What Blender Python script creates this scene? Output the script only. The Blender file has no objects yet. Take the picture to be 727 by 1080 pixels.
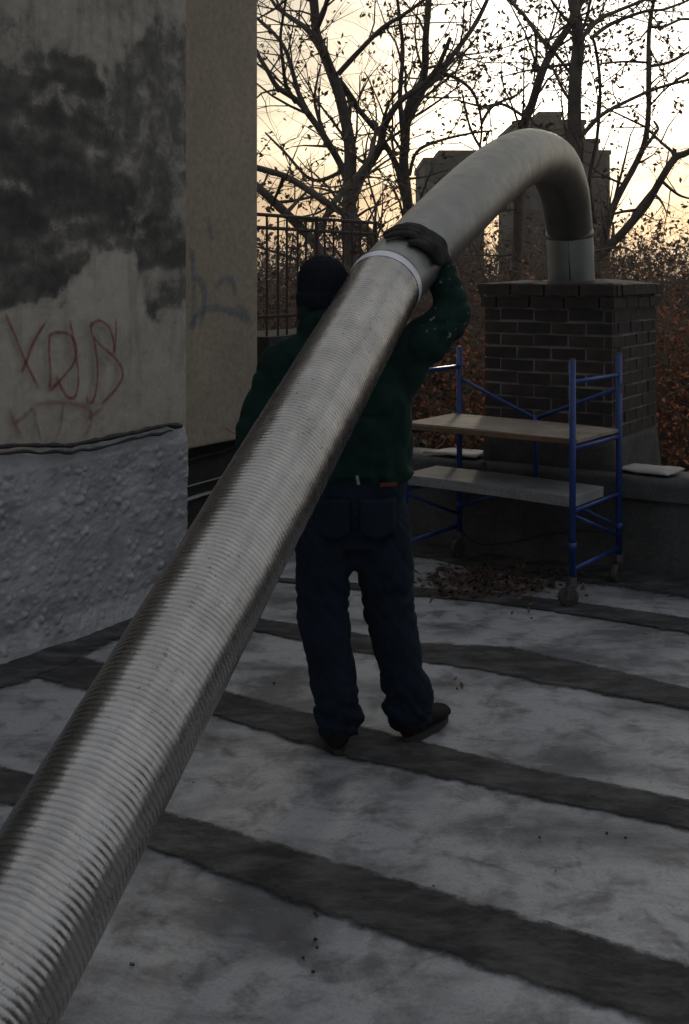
import bpy, bmesh, math, random
from mathutils import Vector, Matrix, noise
random.seed(11)
R = math.radians
scene = bpy.context.scene
COL = scene.collection

# ------------------------------------------------------------------ camera
F, CX, HY, CH = 1250.0, 363.5, 290.0, 1.65          # focal length, centre and horizon of the photo in its pixels; eye height
cam_d = bpy.data.cameras.new("camera")
cam_d.sensor_fit = 'VERTICAL'; cam_d.sensor_height = 36.0
cam_d.lens = F/1080.0*36.0
cam_d.shift_y = -(540.0-HY)/1080.0
cam_d.clip_start = 0.05; cam_d.clip_end = 3000
cam = bpy.data.objects.new("camera", cam_d); COL.objects.link(cam)
cam.location = (0, 0, CH); cam.rotation_euler = (R(90), 0, 0)
scene.camera = cam

# ------------------------------------------------------------------ light
SUN_EL, SUN_AZ = 11.2, 11.3                          # azimuth to the right of straight ahead (+Y)
sdir = Vector((math.sin(R(SUN_AZ))*math.cos(R(SUN_EL)), math.cos(R(SUN_AZ))*math.cos(R(SUN_EL)), math.sin(R(SUN_EL))))
world = bpy.data.worlds.new("World"); scene.world = world; world.use_nodes = True
wn = world.node_tree; wn.nodes.clear()
def N(t, typ, **kw):
    n = t.nodes.new(typ)
    for k, v in kw.items(): setattr(n, k, v)
    return n
def L(t, a, b): t.links.new(a, b)
def mathn(t, op, a, b=None, clamp=False):
    n = N(t, 'ShaderNodeMath', operation=op, use_clamp=clamp)
    for i, x in enumerate((a, b)):
        if x is None: continue
        if isinstance(x, (int, float)): n.inputs[i].default_value = x
        else: L(t, x, n.inputs[i])
    return n.outputs[0]
def ramp(t, fac, stops, interp='LINEAR'):
    n = N(t, 'ShaderNodeValToRGB'); cr = n.color_ramp; cr.interpolation = interp
    while len(cr.elements) > 1: cr.elements.remove(cr.elements[-1])
    for i, (p, c) in enumerate(stops):
        e = cr.elements[0] if i == 0 else cr.elements.new(p)
        e.position = p; e.color = (c[0], c[1], c[2], 1) if not isinstance(c, (int, float)) else (c, c, c, 1)
    L(t, fac, n.inputs[0]); return n.outputs[0]
def mixc(t, fac, a, b, blend='MIX'):
    n = N(t, 'ShaderNodeMix', data_type='RGBA', blend_type=blend)
    if isinstance(fac, (int, float)): n.inputs[0].default_value = fac
    else: L(t, fac, n.inputs[0])
    for i, x in ((6, a), (7, b)):
        if isinstance(x, tuple): n.inputs[i].default_value = (x[0], x[1], x[2], 1)
        else: L(t, x, n.inputs[i])
    return n.outputs[2]
def noisen(t, vec, scale, detail=4, rough=.55, dist=0.0):
    n = N(t, 'ShaderNodeTexNoise'); n.inputs['Scale'].default_value = scale
    n.inputs['Detail'].default_value = detail; n.inputs['Roughness'].default_value = rough
    n.inputs['Distortion'].default_value = dist
    if vec is not None: L(t, vec, n.inputs['Vector'])
    return n.outputs[0]

sky = N(wn, 'ShaderNodeTexSky', sky_type='NISHITA', sun_disc=False)
sky.sun_elevation = R(SUN_EL); sky.sun_rotation = R(SUN_AZ); sky.dust_density = 3.0; sky.air_density = 1.2
tc = N(wn, 'ShaderNodeTexCoord')
dt = N(wn, 'ShaderNodeVectorMath', operation='DOT_PRODUCT'); L(wn, tc.outputs['Generated'], dt.inputs[0]); dt.inputs[1].default_value = sdir
# thin cloud veil lit by the low sun behind it: bright and cream round the sun, blue grey away from it
fac = mathn(wn, 'MULTIPLY_ADD', dt.outputs['Value'], .5); fac.node.inputs[2].default_value = .5
veil = ramp(wn, fac, [(0, (2.2, 2.3, 2.6)), (.55, (2.7, 2.8, 3.0)), (.80, (2.9, 2.9, 2.95)), (.95, (2.85, 2.78, 2.62)), (.983, (3.3, 3.18, 2.9)), (.992, (5.2, 5.0, 4.5)), (.997, (10, 9.6, 8.6)), (1, (26, 25.5, 23.5))])
mp = N(wn, 'ShaderNodeMapping'); mp.inputs['Scale'].default_value = (1, 1, 4.2); L(wn, tc.outputs['Generated'], mp.inputs['Vector'])
cn = noisen(wn, mp.outputs[0], 3.2, 7, .6, .5)
cmul = ramp(wn, cn, [(.42, (.46, .49, .55)), (.49, (.68, .70, .735)), (.54, (.98, .96, .93)), (.61, (1.36, 1.31, 1.20))])
veil = mixc(wn, 1.0, veil, cmul, 'MULTIPLY')
szn = N(wn, 'ShaderNodeSeparateXYZ'); L(wn, tc.outputs['Generated'], szn.inputs[0])     # low grey blue cloud bank over the horizon
hzw = mathn(wn, 'ADD', szn.outputs[2], mathn(wn, 'MULTIPLY', mathn(wn, 'SUBTRACT', cn, .5), .16))
veil = mixc(wn, 1.0, veil, ramp(wn, hzw, [(0.0, (.60, .64, .74)), (.05, (.66, .70, .80)), (.10, (1, 1, 1))]), 'MULTIPLY')
skyc = mixc(wn, .90, sky.outputs[0], veil)
bg = N(wn, 'ShaderNodeBackground'); bg.inputs['Strength'].default_value = .15
L(wn, skyc, bg.inputs['Color']); wo = N(wn, 'ShaderNodeOutputWorld'); L(wn, bg.outputs[0], wo.inputs['Surface'])
sun_d = bpy.data.lights.new("sun", 'SUN'); sun_d.energy = 1.0; sun_d.angle = R(5); sun_d.color = (1, .88, .70)
sun = bpy.data.objects.new("sun", sun_d); COL.objects.link(sun)
sun.rotation_euler = sdir.to_track_quat('Z', 'Y').to_euler(); sun.location = (0, 0, 30)
vs = scene.view_settings
vs.view_transform = 'Standard'; vs.look = 'None'; vs.exposure = 0.18; vs.gamma = 1; vs.use_curve_mapping = False
scene.cycles.max_bounces = 6; scene.cycles.volume_bounces = 0

# ------------------------------------------------------------------ helpers
U = Vector((.848, -.530, 0)).normalized(); V = Vector((.530, .848, 0)).normalized()   # the building's own axes
def G(a, b, z=0.0): return U*a + V*b + Vector((0, 0, z))
def P(px, py, d): return Vector(((px-CX)*d/F, d, CH-(py-HY)*d/F))
def ground(px, py, z=0.0):
    d = F*(CH-z)/(py-HY); return Vector(((px-CX)*d/F, d, z))
def topx(p): return (CX+p.x/p.y*F, HY+(CH-p.z)/p.y*F)
def on_plane(px, py, p0, n):
    r = Vector(((px-CX)/F, 1, -(py-HY)/F)); o = Vector((0, 0, CH))
    return o + r*((p0-o).dot(n)/r.dot(n))

class MB:
    def __init__(s): s.v = []; s.f = []
    def add(s, vs, fs):
        o = len(s.v); s.v += [tuple(v) for v in vs]; s.f += [tuple(i+o for i in f) for f in fs]; return s
    def box(s, c, sx, sy, sz, ax=(1, 0, 0), ay=(0, 1, 0), az=(0, 0, 1), jit=0.0):
        c = Vector(c); ax, ay, az = Vector(ax)*sx/2, Vector(ay)*sy/2, Vector(az)*sz/2
        vs = []
        for k in (-1, 1):
            for j in (-1, 1):
                for i in (-1, 1):
                    vs.append(c+ax*i+ay*j+az*k+Vector([random.uniform(-jit, jit) for _ in range(3)]))
        return s.add(vs, [(0, 2, 3, 1), (4, 5, 7, 6), (0, 1, 5, 4), (2, 6, 7, 3), (0, 4, 6, 2), (1, 3, 7, 5)])
    def gbox(s, a0, a1, b0, b1, z0, z1):
        return s.box(G((a0+a1)/2, (b0+b1)/2, (z0+z1)/2), a1-a0, b1-b0, z1-z0, U, V)
    def tube(s, pts, rad, n=8, cap=True, flat=1.0, up=None):
        pts = [Vector(p) for p in pts]
        if isinstance(rad, (int, float)): rad = [rad]*len(pts)
        m = len(pts); T = []
        for i in range(m):
            a = pts[max(i-1, 0)]; b = pts[min(i+1, m-1)]; d = b-a
            T.append(d.normalized() if d.length > 1e-9 else Vector((0, 0, 1)))
        up = Vector(up) if up else (Vector((0, 0, 1)) if abs(T[0].z) < .9 else Vector((1, 0, 0)))
        x = (up - T[0]*up.dot(T[0])).normalized(); vs = []
        for i in range(m):
            x = x - T[i]*x.dot(T[i]); x.normalize(); y = T[i].cross(x)
            for k in range(n):
                a = 2*math.pi*k/n
                vs.append(pts[i]+(x*math.cos(a)*flat+y*math.sin(a))*rad[i])
        fs = [(i*n+k, i*n+(k+1) % n, (i+1)*n+(k+1) % n, (i+1)*n+k) for i in range(m-1) for k in range(n)]
        if cap: fs += [tuple(reversed(range(n))), tuple((m-1)*n+k for k in range(n))]
        return s.add(vs, fs)
    def loft(s, rings, cap=True):
        n = len(rings[0]); m = len(rings)
        fs = [(i*n+k, i*n+(k+1) % n, (i+1)*n+(k+1) % n, (i+1)*n+k) for i in range(m-1) for k in range(n)]
        if cap: fs += [tuple(reversed(range(n))), tuple((m-1)*n+k for k in range(n))]
        return s.add([p for r in rings for p in r], fs)
    def ell(s, c, rx, ry, rz, M=None, nu=16, nv=10):
        c = Vector(c); rings = []
        for j in range(nv+1):
            ph = -math.pi/2+math.pi*(j*.98+.01*nv)/nv
            ring = []
            for k in range(nu):
                a = 2*math.pi*k/nu
                p = Vector((rx*math.cos(a)*math.cos(ph), ry*math.sin(a)*math.cos(ph), rz*math.sin(ph)))
                ring.append(c+(M @ p if M else p))
            rings.append(ring)
        return s.loft(rings)
    def build(s, name, mat, parent=None, smooth=False, bevel=0.0):
        me = bpy.data.meshes.new(name); me.from_pydata(s.v, [], s.f); me.update()
        if mat: me.materials.append(mat)
        if smooth: me.polygons.foreach_set('use_smooth', [True]*len(me.polygons))
        o = bpy.data.objects.new(name, me); COL.objects.link(o)
        if parent: o.parent = parent
        if bevel:
            b = o.modifiers.new('bevel', 'BEVEL'); b.width = bevel; b.segments = 2; b.limit_method = 'ANGLE'
        return o
def tag(o, label=None, cat=None, group=None, kind=None):
    for k, v in (('label', label), ('category', cat), ('group', group), ('kind', kind)):
        if v: o[k] = v
    return o
def empty(name, label, cat, loc=(0, 0, 0), group=None):
    o = bpy.data.objects.new(name, None); COL.objects.link(o); o.location = loc; o.empty_display_size = .1
    return tag(o, label, cat, group)
def put(o, root):       # parent a mesh made in world coordinates under a root that stands elsewhere
    o.parent = root; o.matrix_parent_inverse = Matrix.Translation(-Vector(root.location)); return o
def inst(me, name, loc, ax, ay, parent, sc=(1, 1, 1)):
    o = bpy.data.objects.new(name, me); COL.objects.link(o)
    az = Vector((0, 0, 1)); ax = Vector(ax); ay = Vector(ay)
    M = Matrix(((ax.x, ay.x, az.x, loc[0]), (ax.y, ay.y, az.y, loc[1]), (ax.z, ay.z, az.z, loc[2]), (0, 0, 0, 1)))
    o.matrix_basis = M @ Matrix.Diagonal((sc[0], sc[1], sc[2], 1)); 
    if parent: put(o, parent)
    return o
def nz(p, s=1.0, sd=0.0): return noise.noise(Vector((p[0]*s+sd, p[1]*s-sd, p[2]*s+sd*.7)))
def fbm(p, s=1.0, sd=0.0, o=4):
    r = 0; a = 1.0; t = 0
    for i in range(o): r += nz(p, s, sd+i*7.3)*a; t += a; a *= .55; s *= 2.1
    return r/t

# ------------------------------------------------------------------ materials
def mat(name, c1, c2=None, scale=6, rough=.8, metal=0.0, bump=.0, bscale=None, spec=.5, detail=6, coord='Object', stretch=None, r2=None, fine=None, streak=None):
    m = bpy.data.materials.new(name); m.use_nodes = True; t = m.node_tree; t.nodes.clear()
    b = N(t, 'ShaderNodeBsdfPrincipled'); o = N(t, 'ShaderNodeOutputMaterial'); L(t, b.outputs[0], o.inputs[0])
    tcn = N(t, 'ShaderNodeTexCoord'); v = tcn.outputs[coord]
    if stretch:
        mpn = N(t, 'ShaderNodeMapping'); mpn.inputs['Scale'].default_value = stretch; L(t, v, mpn.inputs['Vector']); v = mpn.outputs[0]
    b.inputs['Roughness'].default_value = rough; b.inputs['Metallic'].default_value = metal
    b.inputs['Specular IOR Level'].default_value = spec
    if c2 is None: c2 = tuple(x*.6 for x in c1)
    n1 = noisen(t, v, scale, detail, .62)
    f = ramp(t, n1, [(.33, 0.0), (.67, 1.0)])
    c = mixc(t, f, c1, c2)
    if fine:
        n2 = noisen(t, v, fine, 3, .7); c = mixc(t, ramp(t, n2, [(.35, .0), (.75, .55)]), c, tuple(x*.45 for x in c2))
    L(t, c, b.inputs['Base Color'])
    if r2 is not None:
        rr = ramp(t, n1, [(.3, rough), (.7, r2)]); L(t, rr, b.inputs['Roughness'])
    if bump:
        bn = N(t, 'ShaderNodeBump'); bn.inputs['Strength'].default_value = 1; bn.inputs['Distance'].default_value = bump
        L(t, noisen(t, v, bscale or scale*5, 5, .65), bn.inputs['Height']); L(t, bn.outputs[0], b.inputs['Normal'])
    m['bsdf'] = b.name
    return m
M = {}
def roof_mat():
    m = bpy.data.materials.new('aluminised_roof_coating'); m.use_nodes = True; t = m.node_tree; t.nodes.clear()
    b = N(t, 'ShaderNodeBsdfPrincipled'); o = N(t, 'ShaderNodeOutputMaterial'); L(t, b.outputs[0], o.inputs[0])
    v = N(t, 'ShaderNodeTexCoord').outputs['Object']
    mp = N(t, 'ShaderNodeMapping'); mp.inputs['Rotation'].default_value = (0, 0, R(32)); mp.inputs['Scale'].default_value = (.75, 1.25, 1); L(t, v, mp.inputs['Vector'])
    big = noisen(t, mp.outputs[0], 1.7, 7, .62, .4)
    c = mixc(t, ramp(t, big, [(.37, 0.0), (.45, .55), (.54, 1.0)]), (.135, .14, .15), (.41, .42, .435))
    blot = noisen(t, v, 5.5, 6, .66, .3)
    c = mixc(t, ramp(t, blot, [(.48, 0.0), (.64, .72)]), c, (.085, .085, .086))
    run = N(t, 'ShaderNodeMapping'); run.inputs['Rotation'].default_value = (0, 0, R(30)); run.inputs['Scale'].default_value = (.8, 2.2, 1); L(t, v, run.inputs['Vector'])
    c = mixc(t, ramp(t, noisen(t, run.outputs[0], 4, 7, .72, .3), [(.54, 0.0), (.70, .45)]), c, (.095, .095, .096))
    pale = noisen(t, mp.outputs[0], 9, 6, .7, .8)
    c = mixc(t, ramp(t, pale, [(.56, 0.0), (.72, .45)]), c, (.40, .40, .40))
    fine = noisen(t, v, 90, 4, .7)
    c = mixc(t, ramp(t, fine, [(.46, 0.0), (.78, .32)]), c, (.07, .07, .07))
    grit = noisen(t, v, 170, 2, .6); c = mixc(t, ramp(t, grit, [(.66, 0.0), (.72, .75)]), c, (.035, .034, .033))
    scuff = N(t, 'ShaderNodeMapping'); scuff.inputs['Rotation'].default_value = (0, 0, R(-55)); scuff.inputs['Scale'].default_value = (1.5, 14, 1); L(t, v, scuff.inputs['Vector'])
    c = mixc(t, mathn(t, 'MULTIPLY', ramp(t, noisen(t, scuff.outputs[0], 3, 5, .7), [(.60, 0.0), (.68, .5)]), ramp(t, pale, [(.5, 0.0), (.6, 1.0)])), c, (.46, .46, .47))
    # hairline cracks and scuffs
    vo = N(t, 'ShaderNodeTexVoronoi', feature='DISTANCE_TO_EDGE'); vo.inputs['Scale'].default_value = 1.3
    wv = mixc(t, .12, v, noise_col(t, v, 3.0)); L(t, wv, vo.inputs['Vector'])
    c = mixc(t, mathn(t, 'MULTIPLY', ramp(t, vo.outputs['Distance'], [(0.0, .55), (.012, 0.0)]), ramp(t, blot, [(.45, 0.0), (.6, 1.0)])), c, (.06, .06, .06))
    L(t, c, b.inputs['Base Color'])
    L(t, ramp(t, big, [(.3, .62), (.7, .46)]), b.inputs['Roughness']); b.inputs['Specular IOR Level'].default_value = .45; b.inputs['Metallic'].default_value = .12
    bn = N(t, 'ShaderNodeBump'); bn.inputs['Distance'].default_value = .006
    h = mathn(t, 'ADD', mathn(t, 'MULTIPLY', big, 1.5), mathn(t, 'MULTIPLY', noisen(t, v, 28, 6, .7), .35))
    L(t, h, bn.inputs['Height']); L(t, bn.outputs[0], b.inputs['Normal'])
    return m
def noise_col(t, v, s):
    n = N(t, 'ShaderNodeTexNoise'); n.inputs['Scale'].default_value = s; L(t, v, n.inputs['Vector']); return n.outputs['Color']
M['roof'] = roof_mat()
M['tar'] = mat('black_tar_seam', (.030, .030, .031), (.058, .057, .057), 7, .75, bump=.006, bscale=22, r2=.9, spec=.2, stretch=(1, 1, 1), fine=60)
def worn_tar():
    t = M['tar'].node_tree; b = t.nodes[M['tar']['bsdf']]; v = N(t, 'ShaderNodeTexCoord').outputs['Object']
    at = N(t, 'ShaderNodeAttribute', attribute_name='edge')
    w = mathn(t, 'ADD', mathn(t, 'MULTIPLY', at.outputs['Fac'], 1.32), mathn(t, 'MULTIPLY', mathn(t, 'SUBTRACT', noisen(t, v, 13, 6, .72), .60), 2.3))
    L(t, mathn(t, 'MULTIPLY', w, 1.6, True), b.inputs['Alpha'])
    src = b.inputs['Base Color'].links[0].from_socket
    mp = N(t, 'ShaderNodeMapping'); mp.inputs['Rotation'].default_value = (0, 0, R(32)); mp.inputs['Scale'].default_value = (.9, 1.9, 1); L(t, v, mp.inputs['Vector'])
    L(t, mixc(t, ramp(t, noisen(t, mp.outputs[0], 5, 6, .7), [(.44, 0.0), (.64, .75)]), src, (.125, .124, .122)), b.inputs['Base Color'])
worn_tar()
M['silver'] = mat('silver_flashing_paint', (.41, .417, .43), (.25, .255, .265), 5, .36, metal=.0, bump=.003, bscale=55, fine=None)
M['parapet'] = mat('parapet_render', (.115, .113, .108), (.055, .053, .050), 3.2, .85, bump=.010, bscale=22, fine=35)
M['coping'] = mat('bitumen_coping', (.10, .10, .098), (.05, .049, .047), 6, .75, bump=.012, bscale=18, fine=60)
M['beige'] = mat('beige_stucco', (.40, .335, .25), (.32, .268, .205), 2.2, .9, bump=.0015, bscale=60, fine=30)
M['black'] = mat('black_mastic', (.012, .012, .012), (.025, .025, .025), 20, .6, bump=.006, bscale=30)
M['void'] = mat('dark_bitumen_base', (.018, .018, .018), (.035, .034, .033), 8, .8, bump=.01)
M['brick'] = mat('sooty_brick', (.080, .054, .042), (.030, .023, .020), 9, .88, bump=.003, bscale=70, coord='Object', fine=80)
M['brick_b'] = mat('sooty_brick_dark', (.045, .033, .028), (.022, .018, .016), 9, .9, bump=.003, bscale=70)
M['mortar'] = mat('old_mortar', (.36, .34, .31), (.085, .078, .07), 3.5, .95, bump=.006, bscale=40)
M['cbase'] = mat('chimney_render', (.090, .086, .080), (.048, .046, .043), 6, .9, bump=.012, bscale=20, fine=40)
M['blue'] = mat('blue_scaffold_paint', (.014, .060, .27), (.009, .032, .15), 14, .38, bump=.0006, bscale=90, fine=55)
M['steel'] = mat('worn_galvanised_steel', (.16, .16, .16), (.08, .075, .07), 30, .55, metal=.6)
M['rubber'] = mat('grey_caster_rubber', (.085, .08, .07), (.045, .042, .038), 20, .75)
M['plank'] = mat('weathered_plank', (.36, .31, .25), (.19, .16, .125), 5, .8, stretch=(1, 1, 1), bump=.002, bscale=40, fine=50)
M['plank2'] = mat('grey_weathered_plank', (.30, .30, .29), (.18, .18, .175), 5, .8, bump=.002, bscale=40, fine=50)
M['ply_edge'] = mat('brown_plywood_edge', (.20, .12, .06), (.11, .065, .035), 12, .8)
M['white'] = mat('white_membrane', (.42, .41, .39), (.27, .26, .25), 8, .7, bump=.003, bscale=30)
M['iron'] = mat('rusty_black_iron', (.025, .018, .015), (.045, .025, .018), 20, .7)
M['neighbour'] = mat('neighbour_wall', (.03, .028, .026), (.018, .017, .016), 3, .9, bump=.01)
M['bark'] = mat('bark', (.12, .10, .085), (.06, .052, .045), 5, .95, bump=.01, bscale=20)
M['bark_b'] = mat('bark_pale', (.13, .11, .092), (.07, .06, .05), 5, .95, bump=.01, bscale=20)
M['leaf'] = mat('dry_brown_leaf', (.15, .088, .045), (.075, .048, .028), 3, .8)
M['leaf_o'] = mat('orange_leaf', (.46, .15, .045), (.24, .075, .028), 3, .7)
M['leaf_r'] = mat('dull_red_leaf', (.12, .058, .036), (.065, .040, .028), 2, .8)
M['thicket'] = mat('thicket_twig', (.17, .125, .088), (.085, .064, .047), 1.5, .95)
M['earth'] = mat('earth_and_leaf_litter', (.060, .040, .025), (.035, .028, .020), .8, .95, bump=.03, bscale=3)
M['tower'] = mat('brown_tower_brick', (.060, .050, .044), (.045, .038, .034), .2, .9)
M['tower_g'] = mat('grey_tower_brick', (.055, .053, .053), (.042, .041, .041), .2, .9)
M['glass'] = mat('dark_window_glass', (.03, .035, .04), (.02, .02, .025), 1, .15)
M['inwall'] = mat('building_side_brick', (.10, .07, .055), (.06, .045, .036), 3, .9, bump=.01)

def metal_mat(name, c1, c2, rough, r2, specks, bump=.0006, scale=7, band=None):
    m = bpy.data.materials.new(name); m.use_nodes = True; t = m.node_tree; t.nodes.clear()
    b = N(t, 'ShaderNodeBsdfPrincipled'); o = N(t, 'ShaderNodeOutputMaterial'); L(t, b.outputs[0], o.inputs[0])
    v = N(t, 'ShaderNodeTexCoord').outputs['Object']
    n1 = noisen(t, v, scale, 5, .6)
    c = mixc(t, ramp(t, n1, [(.35, 0.0), (.68, 1.0)]), c1, c2)
    if specks:
        n2 = noisen(t, v, 75, 3, .65)
        big = noisen(t, v, 4, 2, .5)
        k = mathn(t, 'MULTIPLY', ramp(t, n2, [(.60, 0.0), (.70, 1.0)]), ramp(t, big, [(.40, .15), (.62, .8)]))
        c = mixc(t, k, c, (.10, .095, .09))
    if specks:      # shade of the grooves between the ribs, painted into the colour
        at = N(t, 'ShaderNodeAttribute', attribute_name='groove_shade'); c = mixc(t, mathn(t, 'MULTIPLY', at.outputs['Fac'], .9, True), c, (.10, .095, .088))
    L(t, c, b.inputs['Base Color']); b.inputs['Metallic'].default_value = 1.0
    L(t, ramp(t, noisen(t, v, 22, 4, .6), [(.3, rough), (.7, r2)]), b.inputs['Roughness'])
    bn = N(t, 'ShaderNodeBump'); bn.inputs['Distance'].default_value = bump; L(t, noisen(t, v, 60, 4, .6), bn.inputs['Height']); L(t, bn.outputs[0], b.inputs['Normal'])
    return m
M['liner'] = metal_mat('stainless_flex_liner', (.50, .49, .48), (.37, .36, .345), .23, .33, True)
M['elbow'] = metal_mat('dull_galvanised_duct', (.33, .335, .32), (.26, .262, .25), .42, .55, False, scale=5)
M['band'] = mat('white_aluminium_tape', (.82, .83, .86), (.70, .71, .75), 10, .42, metal=.25, bump=.001, bscale=60)
M['bandblue'] = mat('blue_tape_edge', (.04, .05, .16), (.03, .035, .10), 10, .5)
M['seam'] = metal_mat('dark_duct_seam', (.20, .20, .19), (.12, .12, .115), .45, .6, False)

def cloth_mat(name, c1, c2, weave=260, paint=False, scale=7):
    m = mat(name, c1, c2, scale, .92, bump=.0012, bscale=weave, spec=.2)
    if paint:
        t = m.node_tree; b = t.nodes[m['bsdf']]; src = b.inputs['Base Color'].links[0].from_socket
        tcn = N(t, 'ShaderNodeTexCoord'); v = tcn.outputs['Object']
        sp = N(t, 'ShaderNodeSeparateXYZ'); L(t, v, sp.inputs[0])
        k = mathn(t, 'MULTIPLY', ramp(t, noisen(t, v, 34, 3, .6), [(.635, 0.0), (.675, 1.0)]),
                  mathn(t, 'MULTIPLY', mathn(t, 'GREATER_THAN', sp.outputs[0], .26), mathn(t, 'GREATER_THAN', sp.outputs[2], 1.42)))
        L(t, mixc(t, mathn(t, 'MULTIPLY', k, .7), src, (.35, .36, .36)), b.inputs['Base Color'])
    return m
M['jacket'] = cloth_mat('dark_green_jacket', (.010, .036, .028), (.006, .020, .016), paint=True)
M['jeans'] = cloth_mat('dark_blue_denim', (.013, .023, .039), (.008, .013, .021), 400)
M['hat'] = cloth_mat('navy_knit', (.010, .012, .020), (.006, .007, .012), 120)
M['glove'] = cloth_mat('grey_work_glove', (.055, .053, .050), (.025, .024, .024), 200, scale=20)
M['skin'] = mat('skin', (.38, .22, .16), (.32, .18, .13), 20, .55)
M['shoe'] = mat('black_leather', (.006, .0055, .005), (.010, .009, .008), 14, .7, spec=.2, bump=.001, bscale=60)
M['sole'] = mat('dark_rubber_sole', (.02, .018, .016), (.035, .03, .025), 14, .8)
M['redtag'] = mat('red_brown_patch', (.14, .022, .014), (.07, .014, .010), 30, .7)
M['whitetag'] = mat('white_tag', (.32, .32, .33), (.2, .2, .2), 30, .7)
M['eye'] = mat('eye', (.6, .6, .58), (.5, .5, .48), 30, .3)
M['redspray'] = mat('red_spray_paint', (.20, .030, .026), (.14, .035, .030), 30, .8)
M['bluespray'] = mat('faded_blue_spray_paint', (.085, .14, .22), (.13, .15, .18), 30, .85)

# ================================================================== SETTING
# ---- ground far below the roof
mb = MB(); nG = 60; ext = 1500.0
def gz(x, y): 
    r = math.hypot(x, y); return -5.0 + (fbm((x, y, 0), .05)*1.2 if r > 9 else 0)
cs = [math.copysign((abs(i)/30.0)**2.6*ext, i) for i in range(-30, 31)]
for y in cs:
    for x in cs: mb.v.append((x, y+8, gz(x, y)))
mb.f = [(j*61+i, j*61+i+1, (j+1)*61+i+1, (j+1)*61+i) for j in range(60) for i in range(60)]
tag(mb.build('ground', M['earth'], smooth=True), kind='structure')

# ---- roof sheet
B_PAR = 6.34
mb = MB(); na, nb_ = 90, 80
for j in range(nb_+1):
    for i in range(na+1):
        a = -9+15.5*i/na; b = -7+(B_PAR+7.1)*j/nb_
        p = G(a, b); mb.v.append((p.x, p.y, fbm((a, b, 0), .9)*.010 - .004))
mb.f = [(j*(na+1)+i, j*(na+1)+i+1, (j+1)*(na+1)+i+1, (j+1)*(na+1)+i) for j in range(nb_) for i in range(na)]
tag(mb.build('roof', M['roof'], smooth=True), kind='structure')
def roofz(p): return fbm((p.dot(U), p.dot(V), 0), .9)*.010 - .004
tag(MB().gbox(-9, 6.5, -7, B_PAR+.28, -5.2, -.05).build('building_below', M['inwall']), 'brick building block under the flat roof', 'building')

# ---- black tar strips over the roofing seams (each sheet 4 mm up)
def strip(top, low, sd, z=.005, name='tar_strip'):
    """top / low: pixel polylines of its far and near edge on the roof"""
    def resample(pl, n):
        pts = [ground(*p) for p in pl]; Ls = [0]
        d = (pts[-1]-pts[-2]).normalized(); d = (d+U*1.5).normalized(); pts.append(pts[-1]+d*((6.6-pts[-1].dot(U))/d.dot(U)))
        pts.insert(0, pts[0]-(pts[1]-pts[0]).normalized()*1.2)
        for a, b in zip(pts, pts[1:]): Ls.append(Ls[-1]+(b-a).length)
        out = []
        for i in range(n+1):
            s = Ls[-1]*i/n; k = max(j for j in range(len(Ls)) if Ls[j] <= s+1e-9); k = min(k, len(pts)-2)
            f = (s-Ls[k])/max(1e-6, Ls[k+1]-Ls[k]); out.append(pts[k].lerp(pts[k+1], min(1, f)))
        return out
    n = 420; A = resample(top, n); B = resample(low, n); mb = MB(); m = 12; ed = []; fr = [0, .06, .13, .2, .32, .44, .5, .56, .68, .8, .87, .94, 1]
    for i in range(n+1):
        d = (B[i]-A[i]); w = d.length; d.normalize()
        wa = fbm(A[i], 1.5, sd)*.02-.022; wb = fbm(B[i], 1.5, sd+9)*.02+.022
        a = A[i]+d*wa; b = B[i]+d*wb
        for k in range(m+1):
            p = a.lerp(b, fr[k]); e = min(k, m-k); ed.append(min(1, e/3))
            p.z = roofz(p)+z+(0 if e == 0 else .002)+fbm(p, 12, sd)*.0012 - (.006 if e == 0 else 0)
            mb.v.append(tuple(p))
    mb.f = [(i*(m+1)+k, (i+1)*(m+1)+k, (i+1)*(m+1)+k+1, i*(m+1)+k+1) for i in range(n) for k in range(m)]
    o = mb.build(name, M['tar'], smooth=True); at = o.data.attributes.new('edge', 'FLOAT', 'POINT'); at.data.foreach_set('value', ed)
    return tag(o, kind='structure')
strip([(-120, 774), (179, 857), (400, 921), (727, 1015), (1000, 1096)], [(-120, 813), (160, 895), (327, 957), (685, 1080), (1000, 1185)], 1)
strip([(-60, 655), (60, 688), (237, 727), (382, 766), (560, 812), (727, 843), (900, 885)], [(-60, 690), (60, 722), (226, 755), (382, 804), (560, 842), (727, 876), (900, 922)], 2)
strip([(200, 640), (271, 652), (371, 667), (445, 679), (540, 682), (630, 702), (727, 727), (860, 757)], [(200, 652), (267, 664), (371, 686), (514, 708), (575, 722), (640, 733), (727, 748), (860, 782)], 3)
strip([(440, 620), (520, 625), (602, 635), (727, 653), (900, 680)], [(440, 628), (520, 636), (613, 650), (727, 668), (900, 698)], 4, .006)
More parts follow.
